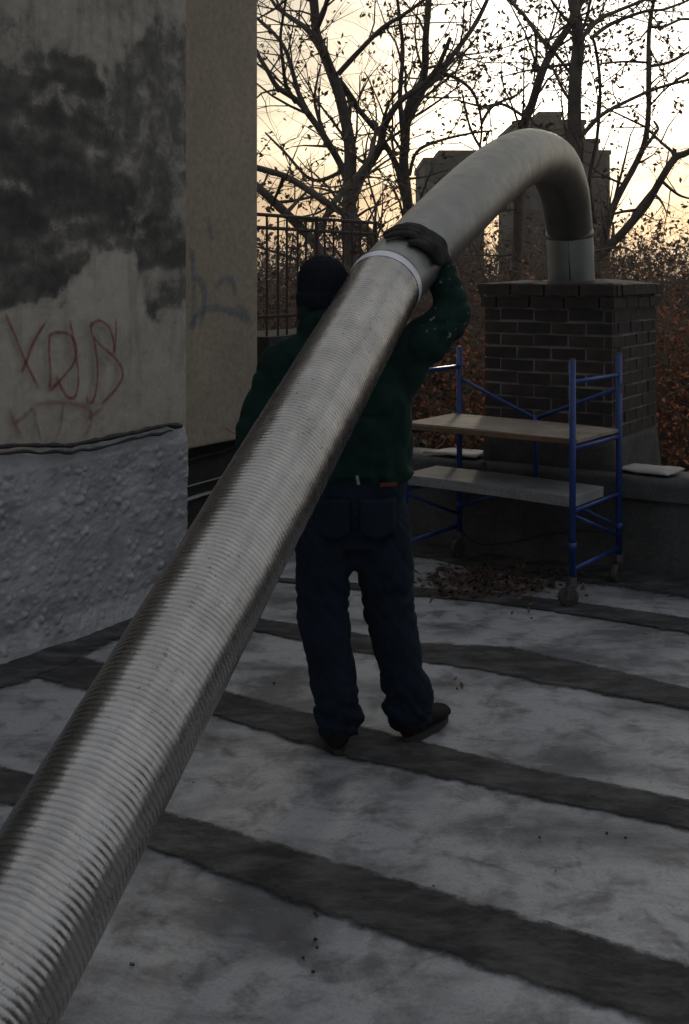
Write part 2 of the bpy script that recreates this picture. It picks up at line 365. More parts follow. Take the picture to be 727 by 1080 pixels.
# tar run along the foot of the parapet and of the stair bulkhead
def edge_run(a0, b0, a1, b1, w, sd, da, db):
    mb = MB(); n = 160; m = 6; ed2 = []
    for i in range(n+1):
        a = a0+(a1-a0)*i/n; b = b0+(b1-b0)*i/n
        ww = w*(1+.25*fbm((a, b, 0), 1.7, sd)*2)+fbm((a, b, 0), 9, sd)*.03
        for k in range(m+1):
            ed2.append(1.0 if k < m-1 else (.5 if k == m-1 else 0.0))
            p = G(a+da*ww*k/m, b+db*ww*k/m); p.z = roofz(p)+.0095+.025*max(0, 1-k/m*2.2)-(.009 if k == m else 0)
            mb.v.append(tuple(p))
    mb.f = [(i*(m+1)+k, (i+1)*(m+1)+k, (i+1)*(m+1)+k+1, i*(m+1)+k+1) for i in range(n) for k in range(m)]
    o = mb.build('tar_edge', M['tar'], smooth=True); at = o.data.attributes.new('edge', 'FLOAT', 'POINT'); at.data.foreach_set('value', ed2); tag(o, kind='structure')
edge_run(-9, B_PAR+.02, 6.4, B_PAR+.02, .34, 3, 0, -1)
A1 = -3.89; B_COR = 4.684; A2 = -4.10; B_END = 5.605
edge_run(A1-.02, -6.5, A1-.02, B_COR+.2, .33, 8, 1, 0)

tag(MB().gbox(6.52, 12, -8, 6.9, -5.2, 3.6).build('added_pipe_shade_wall', M['inwall']), 'added brick house wall out of view on the right, darkening the pipe', 'building')  # unseen brick wall, added to darken the right side of the pipe
# ---- parapet wall
par = empty('parapet_wall', 'low grey rendered parapet wall with rough bitumen coping behind the scaffold', 'wall', G(0, B_PAR+.15, 0))
def grid_slab(a0, a1, b, z0, z1, thick, amp, sc, sd, na, nz_, fa=1):
    """upright slab along U whose camera side is uneven"""
    mb = MB()
    for j in range(nz_+1):
        for i in range(na+1):
            a = a0+(a1-a0)*i/na; z = z0+(z1-z0)*j/nz_
            d = fbm((a, z, 0), sc, sd)*amp; e = .015 if j == nz_ else 0
            mb.v.append(tuple(G(a, b-d+e, z)))
    w = na+1
    mb.f = [(j*w+i, j*w+i+1, (j+1)*w+i+1, (j+1)*w+i) for j in range(nz_) for i in range(na)]
    o = len(mb.v)
    for i in range(na+1):
        a = a0+(a1-a0)*i/na; mb.v.append(tuple(G(a, b+thick, z1+fbm((a, 5, 0), sc, sd)*amp*.6)))
    mb.f += [((nz_)*w+i, nz_*w+i+1, o+i+1, o+i) for i in range(na)]
    o2 = len(mb.v)
    for i in range(na+1): mb.v.append(tuple(G(a0+(a1-a0)*i/na, b+thick, z0)))
    mb.f += [(o+i, o+i+1, o2+i+1, o2+i) for i in range(na)]
    mb.f += [tuple([j*w for j in range(nz_+1)]+[o, o2])[::-1], tuple([j*w+na for j in range(nz_+1)]+[o+na, o2+na])]
    return mb
put(grid_slab(-8.9, 6.45, B_PAR, -.04, .44, .26, .035, 1.6, 4, 300, 12).build('wall_face', M['parapet'], smooth=True), par)
put(grid_slab(-8.9, 6.45, B_PAR-.045, .435, .555, .33, .028, 3.5, 6, 300, 5).build('coping', M['coping'], smooth=True), par)
stain = MB(); pl0 = G(0, B_PAR-.016, 0)
cpt = on_plane(700, 577, pl0, -V); ring = []
for k in range(40):
    a = 2*math.pi*k/40; r = 1+.25*fbm((math.cos(a), math.sin(a), 0), 1.4, 3)
    ring.append(cpt+U*math.cos(a)*.17*r+Vector((0, 0, math.sin(a)*.09*r)))
stain.v = [tuple(cpt)]+[tuple(p) for p in ring]; stain.f = [(0, i+1, (i+1) % 40+1) for i in range(40)]
stain.build('tar_patch', M['tar'])
bpy.data.objects['tar_patch'].location = -V*.012; put(bpy.data.objects['tar_patch'], par)
bpy.data.objects['tar_patch'].location = -V*.012

# ---- stair bulkhead (left)
bulk = empty('stair_bulkhead', 'stucco stair bulkhead with dark peeling patches and silver painted base at left', 'wall', G(-5, 1, 0))
def inpoly(x, y, poly):
    c = False; n = len(poly)
    for i in range(n):
        x1, y1 = poly[i]; x2, y2 = poly[(i+1) % n]
        if (y1 > y) != (y2 > y) and x < (x2-x1)*(y-y1)/(y2-y1)+x1: c = not c
    return c
DARK = [(-60, 55), (0, 60), (30, 45), (75, 62), (112, 85), (122, 130), (132, 170), (137, 230), (150, 236), (196, 214), (200, 335), (165, 347), (152, 330), (147, 290), (130, 264), (100, 268), (75, 285), (68, 318), (60, 330), (50, 320), (-60, 320)]
MID = [(112, 70), (150, 30), (198, 20), (198, 240), (140, 240), (120, 120)]
PALE = [(98, 272), (122, 262), (143, 268), (150, 300), (152, 334), (140, 348), (110, 344), (80, 335), (72, 318), (82, 290)]
LITE = [[(50, 92), (86, 95), (80, 122), (44, 108)], [(-30, 172), (20, 180), (42, 200), (20, 206), (-30, 196)], [(108, 118), (128, 122), (128, 148), (112, 148)], [(130, 208), (140, 210), (142, 235), (158, 256), (150, 260), (132, 232)], [(60, 235), (80, 228), (85, 245), (66, 250)]]
def stainval(p):
    x, y = topx(p)
    d1 = fbm((p.x*1, p.y, p.z), 5, 2)*34; d2 = fbm((p.x, p.y, p.z), 5, 12)*34
    j1 = fbm((p.x, p.y, p.z), 22, 3)*10
    xx, yy = x+d1+j1, y+d2+j1
    base = .25+.28*fbm((p.x*1, p.y, p.z*2.5), 2.4, 5)
    if inpoly(xx, yy, MID): base = .50+.35*fbm((p.x, p.y, p.z*.5), 9, 5)
    if inpoly(xx, yy, DARK): base = .70+.95*fbm((p.x, p.y, p.z*2.2), 3.0, 8)+.3*fbm((p.x, p.y, p.z*3), 11, 1)
    for l in LITE:
        if inpoly(xx+j1, yy, l): base = .42
    if inpoly(x+j1*.8+d1*.25, y+j1*.8+d2*.25, PALE): base = .02+.15*fbm((p.x, p.y, p.z), 9, 5)
    if y > 325 and base < .6: base *= .45
    return max(0, min(1, base))
def stainsoft(p):
    o_ = [(0, 0), (.014, .006), (-.014, .007), (.006, .016), (-.005, -.016)]
    return sum(stainval(p+V*a_+Vector((0, 0, b_))) for a_, b_ in o_)/5
def wall_grid(a, b0, b1, z0, z1, nb, nzz, fn=None, disp=None, name='wall_face', m=None):
    mb = MB(); vals = []
    for j in range(nzz+1):
        for i in range(nb+1):
            b = b0+(b1-b0)*i/nb; z = z0+(z1-z0)*j/nzz
            p = G(a, b, z)
            if fn: vals.append(fn(p))
            if disp: p = p+U*disp(b, z)
            mb.v.append(tuple(p))
    w = nb+1; mb.f = [(j*w+i, j*w+i+1, (j+1)*w+i+1, (j+1)*w+i) for j in range(nzz) for i in range(nb)]
    o = mb.build(name, m, smooth=True)
    if fn:
        at = o.data.attributes.new('stain', 'FLOAT', 'POINT'); at.data.foreach_set('value', vals)
    return o
def stucco():
    m = bpy.data.materials.new('stained_stucco'); m.use_nodes = True; t = m.node_tree; t.nodes.clear()
    b = N(t, 'ShaderNodeBsdfPrincipled'); o = N(t, 'ShaderNodeOutputMaterial'); L(t, b.outputs[0], o.inputs[0])
    v = N(t, 'ShaderNodeTexCoord').outputs['Object']
    at = N(t, 'ShaderNodeAttribute', attribute_name='stain')
    f = mathn(t, 'ADD', at.outputs['Fac'], mathn(t, 'MULTIPLY', mathn(t, 'SUBTRACT', noisen(t, v, 14, 8, .72, .5), .5), .85))
    c = ramp(t, f, [(.0, (.48, .435, .36)), (.32, (.33, .305, .26)), (.52, (.150, .142, .127)), (.72, (.092, .088, .079)), (1, (.054, .052, .047))])
    mp = N(t, 'ShaderNodeMapping'); mp.inputs['Scale'].default_value = (1, 1, .18); L(t, v, mp.inputs['Vector'])
    c = mixc(t, ramp(t, noisen(t, mp.outputs[0], 12, 5, .6), [(.5, 0.0), (.72, .35)]), c, (.05, .05, .047))
    L(t, c, b.inputs['Base Color']); b.inputs['Roughness'].default_value = .88; b.inputs['Specular IOR Level'].default_value = .3
    bn = N(t, 'ShaderNodeBump'); bn.inputs['Distance'].default_value = .006
    h = mathn(t, 'ADD', mathn(t, 'MULTIPLY', f, -.8), mathn(t, 'MULTIPLY', noisen(t, v, 45, 5, .65), .5))
    L(t, h, bn.inputs['Height']); L(t, bn.outputs[0], b.inputs['Normal']); return m
M['stucco'] = stucco()
put(wall_grid(A1-.03, 2.7, B_COR+.05, .70, 3.9, 210, 330, stainsoft, lambda b, z: fbm((b, z, 1), 2.5, 1)*.008+fbm((b, z, 1), 14, 1)*.003, 'wall_face', M['stucco']), bulk)
put(wall_grid(A1-.03, -7, 2.7, .70, 3.9, 120, 60, lambda p: max(0, min(1, .5+.6*fbm(p, 1.4, 3))), lambda b, z: fbm((b, z, 1), 2.5, 1)*.008+fbm((b, z, 1), 14, 1)*.003, 'wall_face', M['stucco']), bulk)
put(MB().gbox(-8.9, A1-.042, -7, B_COR+.045, -.05, 3.9).build('wall_core', M['stucco']), bulk)
put(MB().gbox(-8.9, A2, B_COR+.047, B_END, .71, 3.9).build('side_wall', M['beige'], bevel=.012), bulk)
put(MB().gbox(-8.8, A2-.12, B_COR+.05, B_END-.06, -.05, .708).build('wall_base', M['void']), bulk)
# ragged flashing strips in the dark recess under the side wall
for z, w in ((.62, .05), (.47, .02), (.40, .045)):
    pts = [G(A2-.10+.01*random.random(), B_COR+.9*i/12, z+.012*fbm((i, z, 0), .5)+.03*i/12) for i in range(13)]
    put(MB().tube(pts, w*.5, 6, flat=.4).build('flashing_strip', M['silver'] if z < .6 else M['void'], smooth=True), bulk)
# silver base coat with blobs
lump = [(random.uniform(2.2, B_COR), random.uniform(.05, .8), random.uniform(.006, .024)) for _ in range(420)]
cell = {}
for l in lump: cell.setdefault((int(l[0]/.1), int(l[1]/.1)), []).append(l)
def sdisp(b, z):
    h = fbm((b, z, 2), 3.2, 4)*.030+fbm((b, z*1.5, 2), 17, 4)*.008+abs(fbm((b, z, 3), 34, 1))*.006
    for i in (-1, 0, 1):
        for j in (-1, 0, 1):
            for lb, lz, lr in cell.get((int(b/.1)+i, int(z/.1)+j), ()):
                q = ((b-lb)**2+(z-lz)**2)/(lr*lr)
                if q < 1: h += lr*.5*(1-q)
    if z < .12: h += (.12-z)*.35
    if z > .80: h -= (z-.80)*.30
    return h+.01
def seamz(b): return .895-.02*(b-3.49)/1.2+.012*fbm((b, 0, 0), 2.0)
mbs = wall_grid(A1, 2.0, B_COR+.012, -.03, .88, 420, 190, None, sdisp, 'silver_base', M['silver']); put(mbs, bulk)
put(wall_grid(A1, -7, 2.0, -.03, .88, 200, 40, None, sdisp, 'silver_base', M['silver']), bulk)
ring = MB()   # return of the base round the corner
n = 60
for j in range(n+1):
    z = -.03+.91*j/n
    for k in range(4): ring.v.append(tuple(G(A1+sdisp(B_COR, z)-.01-k*.11, B_COR+.012+.006*fbm((k, z*9, 0), 2), z)))
ring.f = [(j*4+k, (j+1)*4+k, (j+1)*4+k+1, j*4+k+1) for j in range(n) for k in range(3)]
put(ring.build('silver_base_return', M['silver'], smooth=True), bulk)
NW = U; PW = G(A1+.02, 0, 0)
# black mastic bead and cable along the seam
seam_px = [(-60, 472), (0, 471), (41, 470), (77, 470), (110, 463), (143, 456), (176, 448), (193, 449)]
pts = [on_plane(x, y, G(A1+.03, 0, 0), NW) for x, y in seam_px]
fine = []
for a, b in zip(pts, pts[1:]):
    for k in range(10): fine.append(a.lerp(b, k/10)+Vector((0, 0, .006*nz(a.lerp(b, k/10), 14))))
put(MB().tube(fine, [.011+.006*nz(p, 18)+(.007*(1-(len(fine)-1-i)/10)*(.4 if i > len(fine)-3 else 1) if i > len(fine)-11 else 0) for i, p in enumerate(fine)], 8).build('mastic_bead', M['black'], smooth=True), bulk)
fine2 = [p+Vector((0, 0, -.030+.012*nz(p, 9, 4)))+U*.004 for p in fine[:-6]]
put(MB().tube(fine2, [.007+.005*nz(p, 11) for p in fine2], 8).build('mastic_bead', M['black'], smooth=True), bulk)

# ---- graffiti: flat sprayed strokes on the walls
def smoothline(pts, n=8):
    out = []
    for i in range(len(pts)-1):
        p0 = pts[max(i-1, 0)]; p1 = pts[i]; p2 = pts[i+1]; p3 = pts[min(i+2, len(pts)-1)]
        for k in range(n):
            t = k/n
            out.append(tuple(.5*((2*p1[c])+(-p0[c]+p2[c])*t+(2*p0[c]-5*p1[c]+4*p2[c]-p3[c])*t*t+(-p0[c]+3*p1[c]-3*p2[c]+p3[c])*t**3) for c in range(len(p1))))
    out.append(tuple(pts[-1])); return out
def spray_mat(name, col, dens):
    m = mat(name, col, tuple(x*.8 for x in col), 20, .85); t = m.node_tree; b = t.nodes[m['bsdf']]
    v = N(t, 'ShaderNodeTexCoord').outputs['Object']
    at = N(t, 'ShaderNodeAttribute', attribute_name='edge')
    k = mathn(t, 'MULTIPLY', at.outputs['Fac'], ramp(t, noisen(t, v, 30, 5, .7), [(.30, .45), (.6, 1.0)]))
    L(t, mathn(t, 'MULTIPLY', k, dens, True), b.inputs['Alpha']); return m
def stroke(lines, w, p0, nrm, m, name, parent, fade=1.0, off=0.0):
    mb = MB(); ed = []
    for li, ln in enumerate(lines):
        sm = smoothline(ln); pts = [on_plane(x, y, p0, nrm) for x, y in sm]
        rows = []
        for i, p in enumerate(pts):
            t = (pts[min(i+1, len(pts)-1)]-pts[max(i-1, 0)]).normalized(); s = t.cross(nrm).normalized()
            ww = w*(1+.35*nz(p, 9))
            rows.append([p+s*ww*k+nrm*(off+.0012*li) for k in (-1, -.45, .45, 1)])
            e = min(1, (i+1)/4, (len(pts)-i)/4); ed += [0, .9*e*fade, .9*e*fade, 0]
        o = len(mb.v); mb.v += [tuple(q) for r in rows for q in r]
        mb.f += [(o+i*4+k, o+(i+1)*4+k, o+(i+1)*4+k+1, o+i*4+k+1) for i in range(len(rows)-1) for k in range(3)]
    o = mb.build(name, m); at = o.data.attributes.new('edge', 'FLOAT', 'POINT'); at.data.foreach_set('value', ed); put(o, parent); return o
def q(l, s=3.635, ox=0, oy=300): return [(ox+x/s, oy+y/s) for x, y in l]
M['redspray'] = spray_mat('red_spray_paint', (.21, .022, .020), .85)
M['redfaint'] = spray_mat('faint_red_spray_paint', (.17, .03, .027), .6)
M['bluespray'] = spray_mat('faded_blue_spray_paint', (.12, .22, .30), .8)
PG = G(A1-.012, 0, 0)
stroke([q([(20, 110), (55, 190), (95, 290), (150, 400)]), q([(180, 135), (130, 220), (105, 285), (82, 340)]),
        q([(190, 190), (187, 250), (192, 330), (190, 408)]), q([(185, 197), (215, 185), (265, 192), (290, 240), (282, 300), (240, 355), (190, 408)]),
        q([(265, 135), (280, 220), (293, 300), (298, 370), (285, 430), (250, 425), (212, 350)]),
        q([(340, 165), (372, 138), (412, 160), (432, 215), (435, 265)]), q([(345, 140), (350, 195), (390, 240), (440, 285), (467, 340), (445, 395), (385, 460)]),
        q([(440, 130), (440, 200), (432, 270)]), q([(352, 200), (368, 300), (364, 400), (345, 455), (322, 430)])],
       .0105, PG, NW, M['redspray'], 'red_graffiti', bulk)
stroke([q([(35, 475), (55, 530), (85, 590)]), q([(45, 540), (100, 500), (128, 470)]), q([(128, 470), (140, 540), (158, 605)]), q([(130, 460), (190, 452), (250, 455), (330, 470), (352, 500), (330, 520)]),
        q([(240, 455), (232, 530), (212, 600)]), q([(350, 505), (395, 468)]), q([(335, 480), (345, 530), (318, 590)])],
       .013, PG, NW, M['redfaint'], 'red_graffiti', bulk, .8)
PB = G(A2+.003, 0, 0)
def q4(l): return [(x/2.248, y/2.248) for x, y in l]
stroke([q4([(455, 585), (460, 680), (458, 780)]), q4([(462, 650), (485, 690), (478, 770)]), q4([(452, 780), (480, 735), (545, 735), (600, 765)]), q4([(490, 510), (505, 570)]), q4([(505, 680), (545, 660), (560, 700)]), q4([(560, 720), (595, 750)])],
       .026, PB, NW, M['bluespray'], 'blue_graffiti', bulk, .55)

# ---- neighbour's wall and iron fence behind
tag(MB().gbox(-5.4, -4.78, 6.66, 9.6, -5, 1.22).build('neighbour_wall', M['neighbour']), 'dark low neighbouring wall carrying the iron fence', 'wall')
FB0 = 6.50
fen = empty('iron_fence', 'thin black iron fence beside the beige wall behind the hooded worker', 'fence', G(-4.86, 7.6, 1.22))
def bar(p, q_, r, n=6): return MB().tube([p, q_], r, n)
for z in (2.07, 1.98, 1.36): put(bar(G(-4.86, FB0, z), G(-4.86, FB0+1.76, z), .013).build('rail', M['iron']), fen)
bpts = [FB0+.125*i for i in range(15)]
b0 = MB().tube([(0, 0, 0), (0, 0, .85)], .0085, 6); me_bar = None
for i, b in enumerate(bpts):
    if me_bar is None:
        o = b0.build('bar', M['iron']); me_bar = o.data
    else:
        o = bpy.data.objects.new('bar', me_bar); COL.objects.link(o)
    o.location = G(-4.86, b, 1.22)+Vector((random.uniform(-.01, .01), 0, 0)); put(o, fen)
    if i % 7 == 0: o.scale = (1.8, 1.8, 1.02)

# ================================================================== CHIMNEY
CA0, CB0, CW, CD = None, B_PAR+.05, .80, .80
p = on_plane(512, 400, G(0, CB0, 0), -V); CA0 = p.dot(U)
p = on_plane(646, 400, G(0, CB0, 0), -V); CA1 = p.dot(U); CW = CA1-CA0
CB1 = CB0+CD; CC = G((CA0+CA1)/2, (CB0+CB1)/2, 0)
ch = empty('brick_chimney', 'sooty dark brick chimney on grey base taking the silver pipe', 'chimney', CC)
put(MB().gbox(CA0+.007, CA1-.007, CB0+.007, CB1-.007, .5, 1.59).build('mortar_core', M['mortar']), ch)
bm_ = MB()
def taper(a0, a1, b0, b1, z0, z1, e):
    m = MB(); n = 10; rings = []
    for j in range(n+1):
        f = j/n; e2 = e*(1-f)**1.3; z = z0+(z1-z0)*f; r = []
        for (A, Bq, A_, B_) in ((a0-e2, b0-e2*.3, a1+e2, b0-e2*.3), (a1+e2, b0-e2*.3, a1+e2, b1+e2), (a1+e2, b1+e2, a0-e2, b1+e2), (a0-e2, b1+e2, a0-e2, b0-e2*.3)):
            for k in range(10):
                g = k/10; a = A+(A_-A)*g; b = Bq+(B_-Bq)*g; w = fbm((a*2, b*2, z*2), 4, 3)*.016
                r.append(G(a+w, b-w, z))
        rings.append(r)
    return m.loft(rings)
put(taper(CA0-.002, CA1+.002, CB0-.004, CB1+.002, .30, .725, .045).build('rendered_base', M['cbase'], smooth=True), ch)
BH, BL, JT = .0600, .197, .0130
bricks = []
for k in range(4):
    m = MB(); m.box((0, 0, 0), BL, .06, BH, jit=.0022); o_me = bpy.data.meshes.new('brick'); o_me.from_pydata(m.v, [], m.f); o_me.update()
    o_me.materials.append(M['brick'] if k % 2 == 0 else M['brick_b']); bricks.append(o_me)
nc = 10; z = .732
def face_bricks(z, course, ex=0.0, L0=None):
    cs_ = [(G(CA0, CB0), U, V, CW), (G(CA1, CB0), V, -U, CD), (G(CA1, CB1), -U, -V, CW), (G(CA0, CB1), -V, U, CD)]
    for fi, (o0, dx, dn, W) in enumerate(cs_):
        o0 = o0-dn*ex-dx*ex; W2 = W+2*ex
        s = 0.0 if (course+fi) % 2 == 0 else -(BL+JT)/2
        s = s if s == 0 else s
        while s < W2-.02:
            a = max(s, 0.0); b = min(s+BL, W2-(.0 if True else 0))
            if fi % 2 == 1: a = max(a, .03); b = min(b, W2-.03)
            ln = b-a
            if ln > .035:
                c = o0+dx*((a+b)/2)+dn*(.03-random.uniform(0, .006))+Vector((0, 0, z+BH/2+random.uniform(-.0025, .0025)))
                ob = inst(random.choice(bricks), 'brick', c, dx, dn, ch, (ln/BL, 1, 1))
            s += BL+JT
for c in range(nc): face_bricks(z+c*(BH+JT), c)
zc = z+nc*(BH+JT)
face_bricks(zc, 1, .018)
face_bricks(zc+BH+JT, 0, .030)
zc2 = zc+2*BH+JT-.004
m = MB(); nn = 28; rings = []
capA0, capA1, capB0, capB1 = CA0-.022, CA1+.022, CB0-.022, CB1+.022
zt = zc2+.012
for zz, e in ((zc2+.001, 0), (zt-.006, .004), (zt, .02), (zt+.014, .16)):
    r = []
    for (A, Bq, A_, B_) in ((capA0+e, capB0+e, capA1-e, capB0+e), (capA1-e, capB0+e, capA1-e, capB1-e), (capA1-e, capB1-e, capA0+e, capB1-e), (capA0+e, capB1-e, capA0+e, capB0+e)):
        for k in range(nn):
            g = k/nn; a = A+(A_-A)*g; b = Bq+(B_-Bq)*g
            r.append(G(a, b, zz+(fbm((a, b, zz), 7, 2)*.018 if zz > zc2+.01 else 0))+(U+V)*fbm((a, b, zz), 11, 4)*.005)
    rings.append(r)
m.loft(rings)
put(m.build('cap', M['cbase'] if False else mat('sooty_cap_cement', (.040, .036, .032), (.022, .020, .018), 9, .92, bump=.006, bscale=30), smooth=False), ch)

# white membrane scraps on the parapet beside the chimney
def scrap(pxs, z, label):
    pts = [G(on_plane(x, 400, G(0, B_PAR, 0), -V).dot(U)+sh, B_PAR+b_, z) for x, b_, sh in pxs]; c = sum(pts, Vector())/len(pts); mb = MB(); n = 14
    for j in range(n+1):
        for i in range(n+1):
            s, t = i/n, j/n
            p = pts[0].lerp(pts[1], s).lerp(pts[3].lerp(pts[2], s), t); e = min(s, t, 1-s, 1-t)
            p += (p-c)*.10*fbm(p, 8, 2); p.z = z+.012*fbm(p, 6, 1)+(.02 if e > 0 else .012); mb.v.append(tuple(p))
    w = n+1; mb.f = [(j*w+i, j*w+i+1, (j+1)*w+i+1, (j+1)*w+i) for j in range(n) for i in range(n)]
    o = mb.build('membrane_sheet', M['white'], smooth=True); sm = o.modifiers.new('thick', 'SOLIDIFY'); sm.thickness = .008
    return tag(o, label, 'sheet')
scrap([(446, .0, 0), (503, -.02, 0), (503, .24, -.02), (446, .20, .08)], .566, 'crumpled white membrane sheet on the parapet left of the chimney')
scrap([(648, .02, 0), (706, -.03, 0), (712, .22, 0), (652, .24, 0)], .566, 'flat white membrane sheet on the parapet right of the chimney')
# loose cable across the parapet face
pts = smoothline([tuple(on_plane(x, y, G(0, B_PAR-.055, 0), -V)) for x, y in ((486, 552), (492, 566), (510, 574), (540, 572), (575, 564), (612, 560), (640, 562))], 8)
tag(MB().tube(pts, .005, 6).build('cable', M['black'], smooth=True), 'thin black cable sagging across the parapet behind the scaffold', 'cable')

# ================================================================== SCAFFOLD
FR = ground(604, 640); BR = ground(653, 614); BLp = ground(477, 590)
eV = (BR-FR); WS = eV.length; eV.normalize(); eU = Vector((eV.y, -eV.x, 0)); LS = abs((BLp-BR).dot(eU))
FLp = FR-eU*LS; BLp = BR-eU*LS
sc = empty('rolling_scaffold', 'small blue rolling scaffold with two plank decks in front of the chimney', 'scaffold', (FR+BLp)/2)
TOP = 1.225
def zat(pt, z): return Vector((pt.x, pt.y, z))
for nm, p in (('FR', FR), ('BR', BR), ('BL', BLp), ('FL', FLp)):
    po = put(MB().tube([zat(p, .125), zat(p, TOP)], .0165, 14).build('post', M['blue'], smooth=True), sc)
    cp = MB().tube([zat(p, TOP-.001), zat(p, TOP+.008)], .015, 12).build('post_cap', M['steel']); put(cp, sc)
    for zc_ in (.30,):
        put(MB().tube([zat(p, zc_-.02), zat(p, zc_+.02)], .0205, 12).build('collar', M['blue'], smooth=True), sc)
    # caster
    th = random.uniform(-.9, .9); wd = Vector((math.cos(th), math.sin(th), 0)); sd_ = Vector((-wd.y, wd.x, 0))
    hub = zat(p, .051)-wd*.022; 
    c_ = MB().tube([zat(p, .115), zat(p, .150)], .021, 12); c_.tube([zat(p, .104), zat(p, .116)], .027, 12)
    cst = put(c_.build('caster', M['steel'], smooth=False), sc)
    f_ = MB()
    for s in (-1, 1): f_.box(hub+sd_*.022*s+wd*.008+Vector((0, 0, .026)), .032, .003, .074, wd, sd_)
    f_.box(zat(p, .100)-wd*.008, .05, .047, .006, wd, sd_)
    ff = f_.build('fork', M['steel']); put(ff, sc)
    wh = MB(); rings = []
    for o_, r_ in ((-.015, .030), (-.016, .045), (-.010, .051), (.010, .051), (.016, .045), (.015, .030)):
        rings.append([hub+sd_*o_+(wd*math.cos(2*math.pi*k/24)+Vector((0, 0, 1))*math.sin(2*math.pi*k/24))*r_ for k in range(24)])
    wh.loft(rings); ww = wh.build('wheel', M['rubber'], smooth=True); put(ww, sc)
    hb = MB().tube([hub-sd_*.026, hub+sd_*.026], .012, 10).build('axle', M['steel']); put(hb, sc)
def rung(p, q_, r=.0125, name='rung'):
    return put(MB().tube([p, q_], r, 10).build(name, M['blue'], smooth=True), sc)
for a, b in ((FR, BR), (FLp, BLp)):
    for z_ in (1.115, .785, .475, .185): rung(zat(a, z_), zat(b, z_))
rung(zat(FR, .455), zat(BR, .25), .010, 'brace'); rung(zat(FLp, .455), zat(BLp, .25), .010, 'brace')
mid = (BLp+BR)/2
put(MB().tube([zat(mid, .44), zat(mid, .86)], .015, 12).build('hinge_post', M['blue'], smooth=True), sc)
for a in (BR, BLp):
    rung(zat(a, 1.045), zat(mid, .845), .011, 'brace'); rung(zat(a, .30), zat(mid, .46), .011, 'brace')
    put(MB().box(zat(a, 1.045), .035, .02, .05, eU, eV).build('bracket', M['steel']), sc)
# bright worn spots (clips)
def deck(w0, w1, z0, z1, name, mtl, label, edge=None, l0=-.03, l1=LS+.005):
    mb = MB(); n = 24; m_ = 6; rings = []
    def pt(l, w, z_): 
        q_ = BLp if False else FLp
        return q_+eU*l+eV*w+Vector((0, 0, z_+.014*(1-l/LS)+.004*math.sin(l*3.1)+fbm((l, w, z_), 3)*.002))
    for i in range(n+1):
        l = l0+(l1-l0)*i/n; r = []
        for k in range(m_+1): r.append(pt(l, w0+(w1-w0)*k/m_, z1))
        for k in range(m_+1): r.append(pt(l, w1-(w1-w0)*k/m_, z0))
        rings.append(r)
    mb.loft(rings); o = mb.build(name, mtl, bevel=.003); put(o, sc)
    if label: o['label'] = label
    return o
deck(.03, WS-.02, .806, .826, 'deck_board', M['plank'], 'upper tan plank deck with brown edge')
put(MB().box((FLp+FR)/2+eV*.015+Vector((0, 0, .820)), LS+.03, .012, .026, eU, eV).build('deck_edge', M['ply_edge'], bevel=.002), sc)
deck(.00, .37, .492, .545, 'deck_board', M['plank2'], 'lower pale grey plank deck')

# ================================================================== PIPE
key = [(-.0, 0, 0, 0)]
# (px, py, distance, radius)
pk = [(80, 880, 2.2), (-22, 1080, 1.84)]
pA = P(405, 303, 4.08); pB = P(80, 880, 2.20); dirB = (pB-pA).normalized()
tEnd = (pB.z-.135)/(-dirB.z); pE = pB+dirB*tEnd
def catmull(pts, rs, n):
    out = []; ro = []
    for i in range(len(pts)-1):
        p0 = pts[max(i-1, 0)]; p1 = pts[i]; p2 = pts[i+1]; p3 = pts[min(i+2, len(pts)-1)]
        for k in range(n):
            t = k/n
            out.append(.5*((2*p1)+(-p0+p2)*t+(2*p0-5*p1+4*p2-p3)*t*t+(-p0+3*p1-3*p2+p3)*t**3)); ro.append(rs[i]+(rs[i+1]-rs[i])*t)
    out.append(pts[-1].copy()); ro.append(rs[-1]); return out, ro
def resample(pts, rs, step):
    Ls = [0]
    for a, b in zip(pts, pts[1:]): Ls.append(Ls[-1]+(b-a).length)
    n = max(2, int(Ls[-1]/step)); out = []; ro = []; k = 0
    for i in range(n+1):
        s = Ls[-1]*i/n
        while k < len(Ls)-2 and Ls[k+1] < s: k += 1
        f = (s-Ls[k])/max(1e-9, Ls[k+1]-Ls[k]); out.append(pts[k].lerp(pts[k+1], f)); ro.append(rs[k]+(rs[k+1]-rs[k])*f)
    return out, ro
flue = empty('flue_pipe', 'long silver corrugated flue pipe on the shoulder of the worker, arching into the chimney', 'pipe', pE-Vector((0, 0, .135)))
